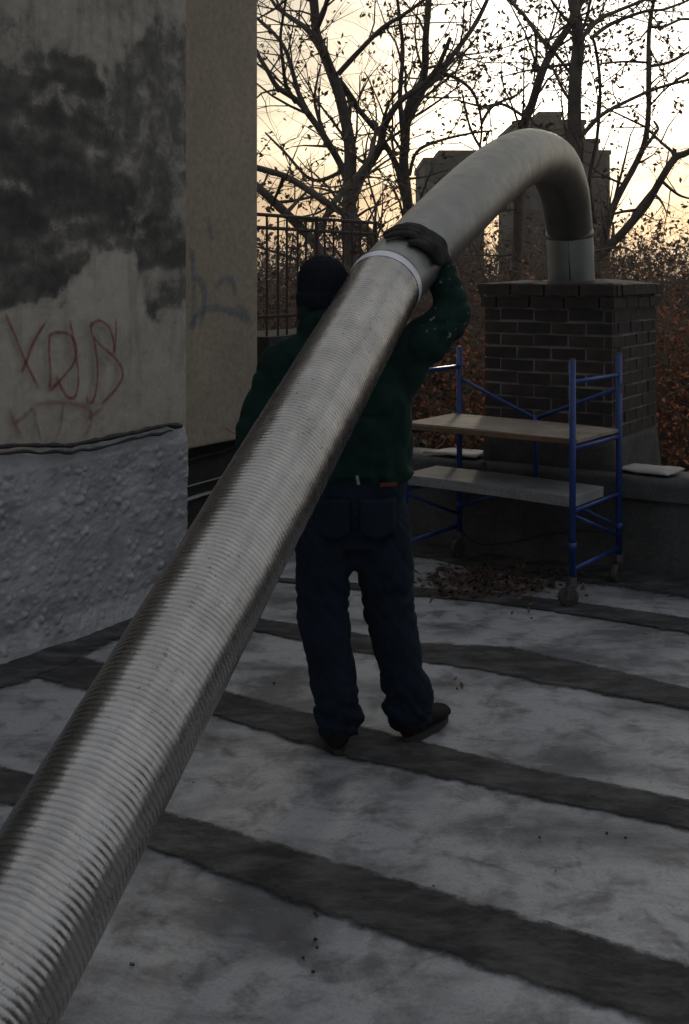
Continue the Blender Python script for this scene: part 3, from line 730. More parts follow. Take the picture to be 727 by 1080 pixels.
# ribbed flexible liner: from the roof beside the camera up to the white band
cp = [pE, pE.lerp(pA, .33)+Vector((0, 0, -.004)), pE.lerp(pA, .66), pA]
pts, rs = catmull(cp, [.1255]*4, 60); pts, rs = resample(pts, rs, .0140/6)
grv = []; mb = MB(); n = 72; T0 = (pts[1]-pts[0]).normalized(); x = Vector((0, 0, 1)); x = (x-T0*x.dot(T0)).normalized()
Ls = 0
for i, p in enumerate(pts):
    t = (pts[min(i+1, len(pts)-1)]-pts[max(i-1, 0)]).normalized(); x = (x-t*x.dot(t)).normalized(); y = t.cross(x)
    if i: Ls += (p-pts[i-1]).length
    for k in range(n):
        a = 2*math.pi*k/n; ph = (Ls/.0140+k/n+.06*nz((Ls*9, math.cos(a)*.8, math.sin(a)*.8), 1, 2)) % 1.0
        g = abs(math.sin(math.pi*ph))**.6
        r = rs[i]+.0014*(g-.6)*(1+.35*nz((Ls*6, 0, 1), 1, 7))+.0022*fbm((math.cos(a)*1.3, math.sin(a)*1.3, Ls*3), 1.2, 3)+.0009*nz((math.cos(a)*2, math.sin(a)*2, Ls*30), 1)
        grv.append(max(0.0, 1-g*1.25)*(.75+.5*nz((math.cos(a)*3, math.sin(a)*3, Ls*12), 1, 4)))
        mb.v.append(tuple(p+(x*math.cos(a)+y*math.sin(a))*r))
m_ = len(pts); mb.f = [(i*n+k, i*n+(k+1) % n, (i+1)*n+(k+1) % n, (i+1)*n+k) for i in range(m_-1) for k in range(n)]
o = mb.build('ribbed_liner', M['liner'], smooth=True); at = o.data.attributes.new('groove_shade', 'FLOAT', 'POINT'); at.data.foreach_set('value', grv); put(o, flue); so = o.modifiers.new('t', 'SOLIDIFY'); so.thickness = .0015
# smooth duct from the band over the arch
ek = [(405, 303, 4.08, .1215), (440, 264, 4.32, .124), (475, 229, 4.60, .130), (510, 195, 5.00, .134), (541, 172, 5.45, .135), (563, 165, 5.90, .137), (583, 174, 6.35, .140), (595, 201, 6.75, .139), (600, 238, 7.00, .136), (602.5, 268, 7.08, .136)]
ek = [(P(a, b, c), d) for a, b, c, d in ek]
epts, ers = catmull([e[0] for e in ek], [e[1] for e in ek], 12)
def sweep(pts, rs, n, name, m, amp=.0, sd=1):
    mb = MB(); x = None
    for i, p in enumerate(pts):
        t = (pts[min(i+1, len(pts)-1)]-pts[max(i-1, 0)]).normalized()
        x = (x if x is not None else Vector((.3, .2, 1))); x = (x-t*x.dot(t)).normalized(); y = t.cross(x)
        for k in range(n):
            a = 2*math.pi*k/n; r = rs[i]+amp*fbm((math.cos(a), math.sin(a), i*.07), 1.3, sd)
            mb.v.append(tuple(p+(x*math.cos(a)+y*math.sin(a))*r))
    mb.f = [(i*n+k, i*n+(k+1) % n, (i+1)*n+(k+1) % n, (i+1)*n+k) for i in range(len(pts)-1) for k in range(n)]
    return put(mb.build(name, m, smooth=True), flue)
tA = (pA-pE).normalized()
ep2, er2 = resample(epts, ers, .0042)
er2 = [r+.0002*math.sin(i*math.pi/2) for i, r in enumerate(er2)]
sweep(ep2, er2, 64, 'smooth_elbow', M['elbow'], .0015)
# white band with dark blue edge
bp = [epts[0]-tA*.012+tA*(.040*i/6) for i in range(7)]
sweep(bp, [.1275, .1285, .1287, .1287, .1287, .1285, .1275], 64, 'white_band', M['band'], .0008)
bp = [epts[0]+tA*(.028+.010*i/3) for i in range(4)]
sweep(bp, [.1262, .1275, .1275, .1258], 64, 'band_edge', M['bandblue'])
# collar and lower sleeve into the chimney
pc = P(602.5, 268, 7.08); pcol = P(600.8, 247, 7.03); pbot = Vector((pc.x+.02, pc.y+.03, 1.35))
dn = (pbot-pcol).normalized()
sweep([pcol-dn*.028, pcol-dn*.02, pcol-dn*.005, pcol+dn*.012, pcol+dn*.02], [.135, .1395, .1415, .1405, .135], 64, 'collar', M['elbow'])
sweep([pcol+dn*(.012+.6*i/10) for i in range(11)], [.135+.0006*i for i in range(11)], 64, 'lower_sleeve', M['elbow'], .001)
sx = Vector((-.25, -1, 0)).normalized()
put(MB().tube([pcol+dn*.02+sx*.1355, pcol+dn*.30+sx*.1385], .004, 6, flat=1).build('seam', M['seam'], smooth=True), flue)
for i in range(3):
    aa = -.9+.8*i; s_ = Vector((math.sin(aa), -math.cos(aa), 0))
    put(MB().ell(pcol+s_*.142, .004, .004, .004, None, 8, 6).build('screw', M['steel'], smooth=True), flue)

# ================================================================== PERSON
def remesh(mb, name, mtl, vox, smooth=4, parent=None, disp=None, sfac=.5):
    o = mb.build('tmp', None); md = o.modifiers.new('r', 'REMESH'); md.mode = 'VOXEL'; md.voxel_size = vox
    if smooth: s = o.modifiers.new('s', 'SMOOTH'); s.iterations = smooth; s.factor = sfac
    dg = bpy.context.evaluated_depsgraph_get(); me = bpy.data.meshes.new_from_object(o.evaluated_get(dg))
    bpy.data.objects.remove(o); me.name = name; me.materials.clear(); me.materials.append(mtl)
    if disp:
        ns = [v.normal.copy() for v in me.vertices]
        for v, nn_ in zip(me.vertices, ns): v.co = v.co+nn_*disp(v.co)
    me.update(); me.polygons.foreach_set('use_smooth', [True]*len(me.polygons))
    o = bpy.data.objects.new(name, me); COL.objects.link(o)
    if parent: o.parent = parent
    return o
def ringe(c, rx, ry, n=24, tilt=0.0, sq=1.0):
    out = []
    for k in range(n):
        a = 2*math.pi*k/n; cx, sy = math.cos(a), math.sin(a)
        cx = math.copysign(abs(cx)**sq, cx); sy = math.copysign(abs(sy)**sq, sy)
        out.append(Vector(c)+Vector((cx*rx, sy*ry, cx*tilt)))
    return out
def limb(mb, pts, rs, n=16):
    pp, rr = catmull([Vector(p) for p in pts], rs, 6); mb.tube(pp, rr, n)
    mb.ell(pts[0], rs[0], rs[0], rs[0]); mb.ell(pts[-1], rs[-1], rs[-1], rs[-1])
BY = 4.17
hipL, kneeL, ankL = (-.065, BY, .92), (-.075, BY-.02, .50), (-.022, 4.13, .10)
hipR, kneeR, ankR = (.125, BY, .92), (.155, BY+.03, .50), (.225, 4.23, .10)
shL, elL, wrL = (-.205, BY, 1.345), (-.305, BY-.03, 1.06), (-.17, BY+.23, 1.02)
shR, elR, wrR = (.165, BY+.02, 1.35), (.375, BY+.06, 1.51), (.335, BY+.10, 1.70)
HC = Vector((-.072, BY+.01, 1.585))
# body: one continuous skin mesh
b = MB()
b.loft([ringe((.04, BY, .86), .13, .09), ringe((.04, BY, 1.0), .13, .09), ringe((.02, BY, 1.15), .14, .10), ringe((-.01, BY, 1.3), .16, .10), ringe((-.03, BY, 1.38), .14, .08), ringe((-.05, BY, 1.42), .07, .06)])
limb(b, [(-.05, BY, 1.38), (-.06, BY+.01, 1.50)], [.055, .052])
b.ell(HC, .073, .090, .108); b.ell(HC+Vector((0, .05, -.055)), .052, .048, .055)      # skull and jaw
b.ell(HC+Vector((0, .098, -.012)), .011, .020, .022); b.ell(HC+Vector((0, .105, -.025)), .016, .013, .010)    # nose
b.ell(HC+Vector((0, .093, -.057)), .024, .010, .008); b.ell(HC+Vector((0, .085, .018)), .055, .014, .010)     # lips, brow
for s in (-1, 1): b.ell(HC+Vector((s*.075, .0, -.01)), .009, .018, .030)
limb(b, [shL, elL, wrL], [.05, .04, .028]); limb(b, [shR, elR, wrR], [.05, .04, .028])
for h_, k_, a_ in ((hipL, kneeL, ankL), (hipR, kneeR, ankR)): limb(b, [h_, k_, a_], [.082, .056, .040])
limb(b, [ankL, (ankL[0]-.01, ankL[1]+.12, .05)], [.04, .03]); limb(b, [ankR, (ankR[0]+.07, ankR[1]+.10, .05)], [.04, .03])
person = remesh(b, 'person', M['skin'], .009, 2)
tag(person, 'worker in dark green jacket, navy hat and blue jeans seen from behind carrying the pipe', 'person')
for s in (-1, 1):
    MB().ell(HC+Vector((s*.030, .082, .0)), .011, .009, .010, None, 12, 8).build('eye', M['eye'], person, smooth=True)
# jeans
b = MB()
b.loft([ringe((.035, BY, .70), .150, .105), ringe((.035, BY, .80), .178, .130), ringe((.035, BY, .90), .182, .132), ringe((.038, BY, .98), .175, .122), ringe((.038, BY, 1.02), .170, .118)])
def leg(h_, k_, a_, out, seedv):
    h_, k_, a_ = Vector(h_), Vector(k_), Vector(a_)
    limb(b, [h_+Vector((0, 0, -.10)), h_.lerp(k_, .55), k_, k_.lerp(a_, .5), a_+Vector((0, -.005, .05)), a_+Vector((0, 0, .01))], [.100, .106, .096, .084, .083, .088])
leg(hipL, kneeL, ankL, -1, 1); leg(hipR, kneeR, ankR, 1, 2)
b.ell((.04, BY+.01, .68), .08, .075, .075)
def jd(p):
    low = max(0.0, min(1.0, (.34-p.z)/.25)); kn = max(0.0, 1-abs(p.z-.52)/.16); cr = max(0.0, 1-abs(p.z-.80)/.18)
    side = nz((p.x*5, p.y*5, p.z*2), 1, 2)
    w = nz((p.x*7, p.y*7, p.z*26+side*4), 1, 5)*(.003+.016*low+.006*kn+.004*cr)
    w += nz((p.x*12, p.y*12, p.z*9), 1, 9)*.006
    w += -(1-min(1, abs(nz((p.x*5, p.y*5, p.z*13+p.x*16), 1, 3))*5))*.007*(.35+kn+cr+low)
    w += -(1-min(1, abs(nz((p.x*8, p.y*6, p.z*9-p.x*22), 1, 13))*6))*.0045*(.4+kn+low)
    if p.z < .17: w += .005*math.sin((p.z-.08)*70+3*nz(p, 8))
    return w
jeans = remesh(b, 'jeans', M['jeans'], .0085, 5, person, jd)
lbl = MB().box((.150, BY-.130, .935), .058, .004, .014, (1, .28, 0), (-.28, 1, 0)).build('label_patch', M['redtag'], jeans, bevel=.002)
# back pockets and seat seam as raised cloth
pk_ = MB()
for cx_ in (-.045, .115):
    n = 8; vs_ = []
    for j in range(n+1):
        for i in range(n+1):
            xx = cx_+(-.5+i/n)*.125; zz = .885-.14*j/n - (abs(i/n-.5)*-.05 if j == n else 0)
            dx_ = (xx-.035)/.18; yy = BY-.131*math.sqrt(max(.05, 1-dx_*dx_))-.008
            vs_.append((xx, yy, zz))
    pk_.add(vs_, [(j*(n+1)+i, (j+1)*(n+1)+i, (j+1)*(n+1)+i+1, j*(n+1)+i+1) for j in range(n) for i in range(n)])
    o = pk_.build('back_pocket', M['jeans'], jeans, smooth=True); s = o.modifiers.new('t', 'SOLIDIFY'); s.thickness = .005; s.offset = 0; pk_ = MB()
# jacket
b = MB()
b.loft([ringe((.045, BY, .925), .186, .135), ringe((.045, BY, .95), .198, .145), ringe((.040, BY, 1.05), .205, .150), ringe((.035, BY, 1.15), .205, .152), ringe((.015, BY, 1.26), .212, .150), ringe((-.01, BY, 1.34), .208, .135), ringe((-.03, BY, 1.405), .160, .110), ringe((-.05, BY, 1.455), .105, .09), ringe((-.062, BY, 1.50), .080, .08)])
limb(b, [(-.13, BY, 1.36), shL, ((shL[0]+elL[0])/2-.01, BY-.01, 1.20), elL, Vector(elL).lerp(Vector(wrL), .55), wrL], [.085, .088, .084, .082, .068, .055])
limb(b, [(.10, BY+.01, 1.30), shR, Vector(shR).lerp(Vector(elR), .5)+Vector((.01, 0, -.02)), Vector(elR)+Vector((.005, 0, .0)), Vector(elR).lerp(Vector(wrR), .5)+Vector((.012, 0, 0)), wrR], [.10, .098, .090, .071, .060, .046])
limb(b, [(.16, BY+.01, 1.24), (.26, BY+.03, 1.37), (.35, BY+.05, 1.46)], [.09, .075, .06])
b.loft([ringe((-.066, BY, 1.45), .098, .092), ringe((-.070, BY-.008, 1.50), .095, .098), ringe((-.074, BY-.006, 1.545), .088, .094), ringe((-.074, BY, 1.575), .080, .085)])
def jk(p):
    arm = 1.0 if (p.x > .24 and p.z > 1.3) or p.x < -.22 else 0.0
    low = max(0, 1-abs(p.z-.97)/.10)
    w = nz((p.x*6, p.y*6, p.z*11+p.x*9), 1, 5)*(.008+.001*arm)+nz((p.x*14, p.y*14, p.z*22), 1, 2)*.003
    w += -(1-min(1, abs(nz((p.x*5+p.z*6, p.y*5, p.z*7-p.x*6), 1, 8))*5))*.009
    w += -(1-min(1, abs(nz((p.x*7-p.z*5, p.y*5, p.z*9+p.x*6), 1, 18))*4))*.005
    w += low*.006*math.sin(p.x*90+4*nz(p, 6)); 
    if p.z < .955: w -= .006
    return w
jacket = remesh(b, 'jacket', M['jacket'], .0085, 5, person, jk)
MB().box((.045, BY-.158, .955), .009, .003, .030, (1, 0, .25), (0, 1, 0), (-.2, 0, 1)).build('hem_tag', M['whitetag'], jacket)
# hat
b = MB()
hr = [(1.535, .082, .092), (1.560, .088, .098), (1.600, .090, .102), (1.640, .088, .100), (1.675, .076, .088), (1.700, .054, .064), (1.716, .028, .034), (1.720, .01, .012)]
b.loft([ringe((HC.x-.000-.004*(z_ > 1.66), HC.y-.004-(1.6-z_)*.1, z_), rx, ry, 40) for z_, rx, ry in hr])
hat = remesh(b, 'knit_hat', M['hat'], .005, 2, person, lambda p: .0022*math.sin(math.atan2(p.y-HC.y, p.x-HC.x)*38)+.005*nz(p, 14)+(.007 if p.z < 1.585 else 0))
# glove closed over the pipe: five fingers laid round its surface
Caxis = lambda s: (epts[0]+(epts[12]-epts[0]).normalized()*s)
Tax = (epts[12]-epts[0]).normalized(); tocam = (Vector((0, 0, CH))-Caxis(.25)).normalized()
N1 = (tocam-Tax*tocam.dot(Tax)).normalized(); N2 = Tax.cross(N1).normalized()
if N2.x > 0: N2 = -N2                       # N2 points to the left / upper side of the pipe as seen from the roof
def cyl(phi, s, h): a = R(phi); return Caxis(s)+(N1*math.cos(a)+N2*math.sin(a))*(.1235+h)
b = MB(); W0 = .205
def cfinger(s0, s1, phis, rads, h=.012):
    pts_ = []
    for i, ph in enumerate(phis):
        f = i/(len(phis)-1); pts_.append(cyl(ph, s0+(s1-s0)*f, h+(.006*math.sin(f*math.pi))))
    limb(b, pts_, rads, 12)
cfinger(.170, .125, [0, 20, 40, 55], [.0125, .0125, .011, .0095])      # index side (towards the band)
cfinger(.195, .157, [2, 24, 46, 63], [.013, .0128, .0115, .010])
cfinger(.219, .186, [2, 24, 44, 60], [.0125, .012, .011, .0095])
cfinger(.240, .213, [0, 18, 35, 48], [.011, .0105, .0095, .0085])
cfinger(.178, .122, [-32, -14, 3, 15], [.016, .0145, .013, .011])     # thumb, off the side of the palm
for s_ in (.168, .188, .208, .228):                                     # palm and back of the hand
    limb(b, [cyl(-36, .196+(s_-.198)*.6, .020), cyl(-18, .198+(s_-.198)*.9, .024), cyl(2, s_, .016)], [.020, .022, .016], 12)
limb(b, [Vector(wrR)+Vector((0, 0, -.02)), Vector(wrR)+Vector((0, -.01, .02)), cyl(-34, .198, .022)], [.036, .034, .028])
remesh(b, 'glove', M['glove'], .0042, 3, person, lambda p: .0016*nz(p, 60)+.002*nz(p, 25))
MB().box(cyl(-33, .205, .044), .022, .012, .006, Tax, N2, N1).build('cuff_tag', M['whitetag'], bpy.data.objects['glove'], bevel=.002)
# left glove, relaxed, ahead of the body
b = MB(); w = Vector(wrL); hd = Vector((.55, .8, .05)).normalized(); hs = Vector((0, .1, -1)).normalized()
limb(b, [w-hd*.02, w+hd*.05], [.034, .036])
for k in range(4):
    o0 = w+hd*.07+hs*(.03-.021*k)*-1; ln = (.062, .075, .070, .055)[k]
    limb(b, [w+hd*.03+hs*(.03-.021*k)*-.7, o0, o0+hd*ln*.55+Vector((.012, -.005, 0)), o0+hd*ln*.8+Vector((.03, -.02, 0))], [.016, .0125, .0115, .009], 10)
limb(b, [w+hd*.015+Vector((0, 0, .02)), w+hd*.05+Vector((.015, 0, .05)), w+hd*.085+Vector((.02, 0, .058))], [.016, .013, .011], 10)
remesh(b, 'glove', M['glove'], .0045, 3, person)
# shoes
def shoe(ank, ang, name='shoe'):
    f = Vector((math.sin(ang), math.cos(ang), 0)); s = Vector((f.y, -f.x, 0)); heel = Vector((ank[0], ank[1], 0))-f*.045
    prof = [(-.005, .030, .060), (.015, .038, .105), (.06, .040, .115), (.10, .040, .100), (.15, .046, .074), (.20, .051, .058), (.25, .046, .048), (.28, .030, .036), (.288, .012, .022)]
    rings = []
    for d, w_, h_ in prof:
        c = heel+f*d; r = []
        for k in range(20):
            a = 2*math.pi*k/20; cz = math.sin(a)
            r.append(c+s*math.cos(a)*w_*(1 if cz < 0 else 1-.15*cz)+Vector((0, 0, .020+h_/2+cz*h_/2)))
        rings.append(r)
    o = remesh(MB().loft(rings), 'shoe', M['shoe'], .005, 3, person, lambda p: .0014*nz(p, 50))
    sr = []; so_ = MB()
    for zz in (.002, .022):
        r = []
        for k in range(32):
            a = 2*math.pi*k/32; d = .142+.150*math.sin(a); wv = .036+.014*max(0, math.sin(a))*1.0
            r.append(heel+f*d+s*math.cos(a)*(.046 if math.sin(a) > 0 else .041)+Vector((0, 0, zz)))
        sr.append(r)
    so_.loft(sr).build('sole', M['sole'], o)
    return o
shoe((ankL[0]-.005, ankL[1]-.015), R(-4)); shoe((ankR[0]+.015, ankR[1]-.015), R(34))

# ================================================================== LEAVES ON THE ROOF
def leafquad(mb, p, s, up=None):
    n_ = Vector((random.gauss(0, 1), random.gauss(0, 1), random.gauss(0, 1))) if up is None else (Vector((0, 0, 1))+Vector((random.gauss(0, up), random.gauss(0, up), 0)))
    n_.normalize(); a = n_.orthogonal().normalized(); a = Matrix.Rotation(random.uniform(0, 6.28), 3, n_) @ a; c = n_.cross(a)
    s *= random.uniform(.6, 1.3); o = len(mb.v)
    mb.v += [tuple(p-a*s), tuple(p+c*s*.5-n_*s*.15), tuple(p+a*s), tuple(p-c*s*.5-n_*s*.15)]; mb.f += [(o, o+1, o+2), (o, o+2, o+3)]
mb = MB()
for i in range(620):
    px = random.triangular(430, 620, 500); py = random.triangular(594, 640, 612)
    if py > 612+(560-px)*.12+14: continue
    p = ground(px, py); 
    if p.dot(V) > B_PAR-.06: p -= V*.15
    p.z = roofz(p)+.012+random.random()*.015; leafquad(mb, p, .024, .5)
tag(mb.build('fallen_leaves', mat('sodden_leaf', (.085, .042, .024), (.040, .024, .016), 30, .8)), 'drift of brown fallen leaves under the scaffold', 'leaves', kind='stuff')
mb = MB()
for i in range(60):
    px = random.uniform(430, 620); py = random.uniform(598, 640); p = ground(px, py); p.z = roofz(p)+.03; leafquad(mb, p, .022, .5)
for (px, py) in ((558, 647), (680, 672), (560, 640), (480, 720), (487, 727), (620, 700), (540, 650)):
    p = ground(px, py); p.z = roofz(p)+.02; leafquad(mb, p, .018, .4)
tag(mb.build('loose_leaves', M['leaf']), 'scattered single dry leaves on the roof near the scaffold', 'leaves', kind='stuff')
mb = MB()
for i in range(150):
    a = random.uniform(-5, 2.5); b_ = random.uniform(.5, 6); p = G(a, b_); s_ = random.choice((.003, .004, .005, .009)); s_ *= .55; p.z = roofz(p)+s_*.5+.004
    mb.box(p, s_*2, s_*1.4, s_, jit=s_*.4)
for (px, py) in ((482, 727), (569, 885), (334, 1000), (332, 965), (320, 1012), (333, 992), (330, 1027), (640, 880), (660, 885), (334, 967)):
    p = ground(px, py); p.z = roofz(p)+.008; mb.box(p, .007, .006, .004, jit=.002)
tag(mb.build('roof_grit', M['black']), 'small dark grit and crumbs of tar lying on the roof', 'grit', kind='stuff')

# ================================================================== TREES
def rv(s=1.0): return Vector((random.gauss(0, s), random.gauss(0, s), random.gauss(0, s)))
def grow(mb, lf, p, d, r, ln, depth, lsz, leafy, lift=.10):
    n = max(3, int(ln/.22)); pts = [p.copy()]; rs_ = [r]; dd = d.normalized(); q_ = p.copy()
    for i in range(n):
        dd = (dd+rv(.17)+Vector((0, 0, lift*.5))).normalized(); q_ = q_+dd*ln/n; pts.append(q_.copy()); rs_.append(r*(1-.75*(i+1)/n))
    mb.tube(pts, rs_, 3 if r < .02 else 5, cap=False)
    for i in range(1, n+1):
        if depth > 0 and random.random() < .75:
            sd_ = (dd.orthogonal() if random.random() < .3 else rv()).normalized()
            nd = (dd*.55+sd_*.8+Vector((0, 0, .15))).normalized()
            grow(mb, lf, pts[i], nd, max(.0035, rs_[i]*.62), ln*random.uniform(.42, .72), depth-1, lsz, leafy, lift)
        if depth <= 1 and random.random() < leafy:
            for _ in range(random.choice((1, 2, 4, 5))): leafquad(lf, pts[i]+rv(.035), lsz)
def tree(name_lbl, group, dist, limbs, base, bark, leafy=.18, lsz=.037, tw=(1, 2), spread=0.0, seed=0, tr_r=.12):
    """limbs: list of (width px, depth offset, [(px,py)...]); the first is the trunk, which is carried on down to the ground"""
    random.seed(seed)
    bz = gz(base[0], base[1]-8)
    root = empty('tree', name_lbl, 'tree', (base[0], base[1], bz), group)
    twm = MB(); lfm = MB()
    for li, (w0, w1, dz, pl) in enumerate(limbs):
        n_ = len(pl); pts = [P(x, y, dist+dz*(i/(n_-1))+.25*nz((x*.02, y*.02, li))) for i, (x, y) in enumerate(pl)]
        rs_ = [max(.006, (w0+(w1-w0)*i/(n_-1))*dist/F/2) for i in range(n_)]
        if li == 0:
            b0_ = Vector((base[0], base[1], bz-.2)); pts = [b0_, b0_.lerp(pts[0], .5)+Vector((.08, .05, 0))]+pts; rs_ = [max(tr_r, rs_[0]*1.5), max(tr_r*.8, rs_[0]*1.2)]+rs_
        pp, rr = catmull(pts, rs_, 5)
        rr = [r_*(1+.10*nz(p_, 5)) for r_, p_ in zip(rr, pp)]
        put(MB().tube(pp, rr, 9).build('trunk' if li == 0 else 'limb', bark, smooth=True), root)
        L0 = 0
        for i in range(1, len(pp)):
            if li == 0 and pp[i].z < .9: continue
            L0 += (pp[i]-pp[i-1]).length
            if L0 > .21:
                L0 = 0
                t_ = (pp[i]-pp[i-1]).normalized(); nd = (t_*.5+rv(.7)+Vector((0, 0, .25))).normalized()
                grow(twm, lfm, pp[i], nd, min(rr[i]*.5, .022), random.uniform(.5, 1.5)*(dist/14), random.choice(tw), lsz*dist/14, leafy)
    o = put(twm.build('twigs', bark), root); o['kind'] = 'stuff'
    o = put(lfm.build('leaves', M['leaf']), root); o['kind'] = 'stuff'
    return root
GT = None
# big forked tree behind the worker's head
tree('dark forked bare tree behind the worker with the thickest upright trunk', GT, 14.0, [
    (15, 9, 0, [(375, 330), (367, 250), (369, 190), (369, 154), (363, 121), (356, 94), (343, 60), (334, 36), (332, 12), (327, -40)]),
    (8, 3, 1.2, [(343, 60), (326, 33), (312, 22), (290, 5), (275, -25)]),
    (7, 3, -.8, [(334, 30), (343, 8), (352, -30)]),
    (8, 5, 1.5, [(357, 85), (372, 105), (378, 115), (403, 146), (415, 168)]),
    (6, 3, -1.0, [(357, 78), (378, 55), (403, 30), (425, 16), (447, 0), (470, -20)]),
    (10, 4, -1.0, [(371, 215), (381, 188), (400, 157), (406, 132), (422, 107), (447, 88), (462, 70), (475, 40)])],
    (.15, 14.3), M['bark'], seed=3)
tree('slender leaning bare tree left of the forked trunk beside the beige wall', GT, 15.0, [
    (9, 4, 0, [(380, 300), (372, 220), (362, 180), (345, 149), (326, 121), (312, 105), (293, 92), (282, 74), (271, 55), (255, 20)]),
    (6, 3, 1, [(326, 121), (315, 98), (310, 80), (301, 52), (287, 33), (271, 19), (250, 0)]),
    (5, 2, -1, [(312, 108), (302, 90), (299, 70), (296, 40), (300, 10), (305, -20)]),
    (5, 2, 1, [(345, 149), (335, 120), (332, 100), (338, 70)]),
    (5, 2, 1, [(362, 180), (330, 190), (300, 160), (280, 140)])],
    (.3, 15.2), M['bark'], seed=5)
tree('thick branched bare tree reaching low across toward the iron fence', GT, 12.0, [
    (9, 6, 0, [(402, 330), (392, 252), (370, 230), (348, 216), (323, 199), (301, 186), (271, 177), (240, 168)]),
    (12, 9, .8, [(360, 310), (342, 271), (323, 246), (301, 224), (274, 199), (250, 180)]),
    (8, 4, 1.2, [(331, 254), (351, 216), (364, 199), (381, 180), (392, 160), (398, 130)]),
    (5, 2, .5, [(300, 186), (292, 205), (284, 222)]),
    (5, 2, .5, [(301, 226), (318, 208), (330, 196)])],
    (.4, 12.2), M['bark'], seed=8, leafy=.25)
tree('bare tree with two upright limbs just left of the pipe arch', GT, 15.5, [
    (12, 6, 0, [(440, 330), (430, 215), (426, 176), (427, 154), (432, 110), (447, 80), (449, 41), (452, 0), (452, -40)]),
    (8, 4, 1.2, [(430, 130), (446, 95), (454, 88), (475, 61), (499, 29), (514, 0), (525, -30)]),
    (6, 3, -1, [(426, 160), (424, 130), (422, 99), (425, 55), (422, 22), (418, -10)]),
    (9, 5, .6, [(437, 245), (425, 200), (419, 176), (403, 146), (392, 128)]),
    (5, 2, .6, [(447, 85), (470, 78), (498, 96), (508, 130), (505, 165)]),
    (4, 2, .6, [(508, 130), (520, 112), (545, 100), (558, 88)]),
    (4, 2, -.6, [(432, 185), (440, 160), (465, 148), (500, 140), (520, 138)])],
    (.9, 15.6), M['bark'], seed=12)
tree('bare tree rising behind the top of the pipe arch with a curved fork', GT, 17.0, [
    (11, 7, 0, [(545, 330), (548, 200), (552, 135), (561, 110), (571, 78), (583, 53), (597, 33), (608, 12), (622, -20)]),
    (6, 3, 1, [(583, 53), (572, 42), (565, 33), (552, 15), (538, 0), (525, -25)]),
    (4, 2, 1, [(565, 33), (566, 60), (563, 85)]),
    (4, 2, 1, [(583, 53), (600, 75), (606, 82)]),
    (4, 2, -1, [(548, 180), (520, 170), (498, 140), (488, 100)]),
    (4, 2, 1, [(556, 125), (530, 110), (508, 112), (480, 105)])],
    (2.5, 17.2), M['bark_b'], seed=17, leafy=.3)
tree('straight bare trunk standing against the sun right of the pipe arch', GT, 13.0, [
    (17, 10, 0, [(612, 330), (609, 220), (606, 139), (607, 82), (610, 49), (608, 20), (604, 0), (600, -40)]),
    (5, 3, 1, [(612, 145), (634, 122), (659, 108), (691, 94), (727, 84), (760, 78)]),
    (4, 3, -1, [(628, 235), (622, 190), (630, 143), (633, 90), (628, 49), (624, 40)]),
    (6, 3, 1, [(610, 45), (630, 22), (650, 12), (675, 2), (700, -10)]),
    (5, 2.5, 1, [(624, 40), (645, 25), (680, 12), (700, 10), (727, 0)]),
    (4, 2, -1, [(606, 30), (590, 12), (575, -10)])],
    (2.6, 13.2), M['bark_b'], seed=21, leafy=.25)
tree('bare tree with steep curved limbs at the right edge of the view', GT, 14.0, [
    (9, 4, 0, [(625, 330), (633, 271), (642, 234), (651, 209), (670, 174), (680, 150), (684, 120), (684, 82), (685, 29), (692, -10)]),
    (10, 6, -.8, [(629, 290), (633, 271), (658, 244), (682, 215), (698, 188), (712, 167), (727, 160), (760, 140)]),
    (4, 2.5, .6, [(675, 163), (691, 141), (694, 135), (690, 128)]),
    (4, 2.5, .8, [(685, 70), (705, 66), (727, 55), (745, 50)]),
    (4, 2, .8, [(685, 28), (700, 28), (720, 20), (740, 22)]),
    (3, 2, -.8, [(684, 66), (660, 65), (634, 67)]),
    (4, 2, .8, [(697, 190), (715, 205), (730, 210)])],
    (3.0, 14.2), M['bark_b'], seed=26, leafy=.22)

# ---- bramble and sapling thicket directly behind the roof
random.seed(5)
def thick(name, label, n, x0, x1, y0, y1, ztop, leafm, nleaf, lsz, r0=.006, zb=-4.8, tm=None, hgt=(2.5, 6.0), dens=.5):
    root = empty(name, label, 'shrubbery', ((x0+x1)/2, (y0+y1)/2, -5)); root['kind'] = 'stuff'
    tw = MB(); lf = MB()
    for i in range(n):
        y = random.uniform(y0, y1); x = random.uniform(x0, x1)*y/((y0+y1)/2)
        if G(0, 0).x is not None and Vector((x, y, 0)).dot(V) < B_PAR+.6: continue
        top = min(ztop(x, y)+random.gauss(0, .35), 6); z0_ = max(zb, top-random.uniform(*hgt))
        p_ = Vector((x, y, z0_)); d = Vector((random.gauss(0, .35), random.gauss(0, .35), 1)).normalized(); m_ = 7; pts_ = [p_.copy()]; L_ = (top-z0_)/m_
        for k in range(m_): d = (d+rv(.22)+Vector((0, 0, .1))).normalized(); p_ = p_+d*L_; pts_.append(p_.copy())
        r_ = random.uniform(.6, 2.2)*r0; tw.tube(pts_, [r_*(1-.8*k/m_) for k in range(m_+1)], 3, cap=False)
        for k in range(2, m_+1):
            for _ in range(3):
                d2 = (d*.3+rv(.8)).normalized(); e = [pts_[k], pts_[k]+d2*.22, pts_[k]+d2*.42+rv(.07), pts_[k]+d2*.62+rv(.12)]
                tw.tube(e, [r_*.45, r_*.35, r_*.28, r_*.15], 3, cap=False)
                if random.random() < dens:
                    for _k in range(nleaf): leafquad(lf, e[random.choice((1, 2, 3))]+rv(.08), lsz)
    a = put(tw.build('stems', tm or M['thicket']), root); a['kind'] = 'stuff'
    a = put(lf.build('foliage', leafm), root); a['kind'] = 'stuff'
    return root
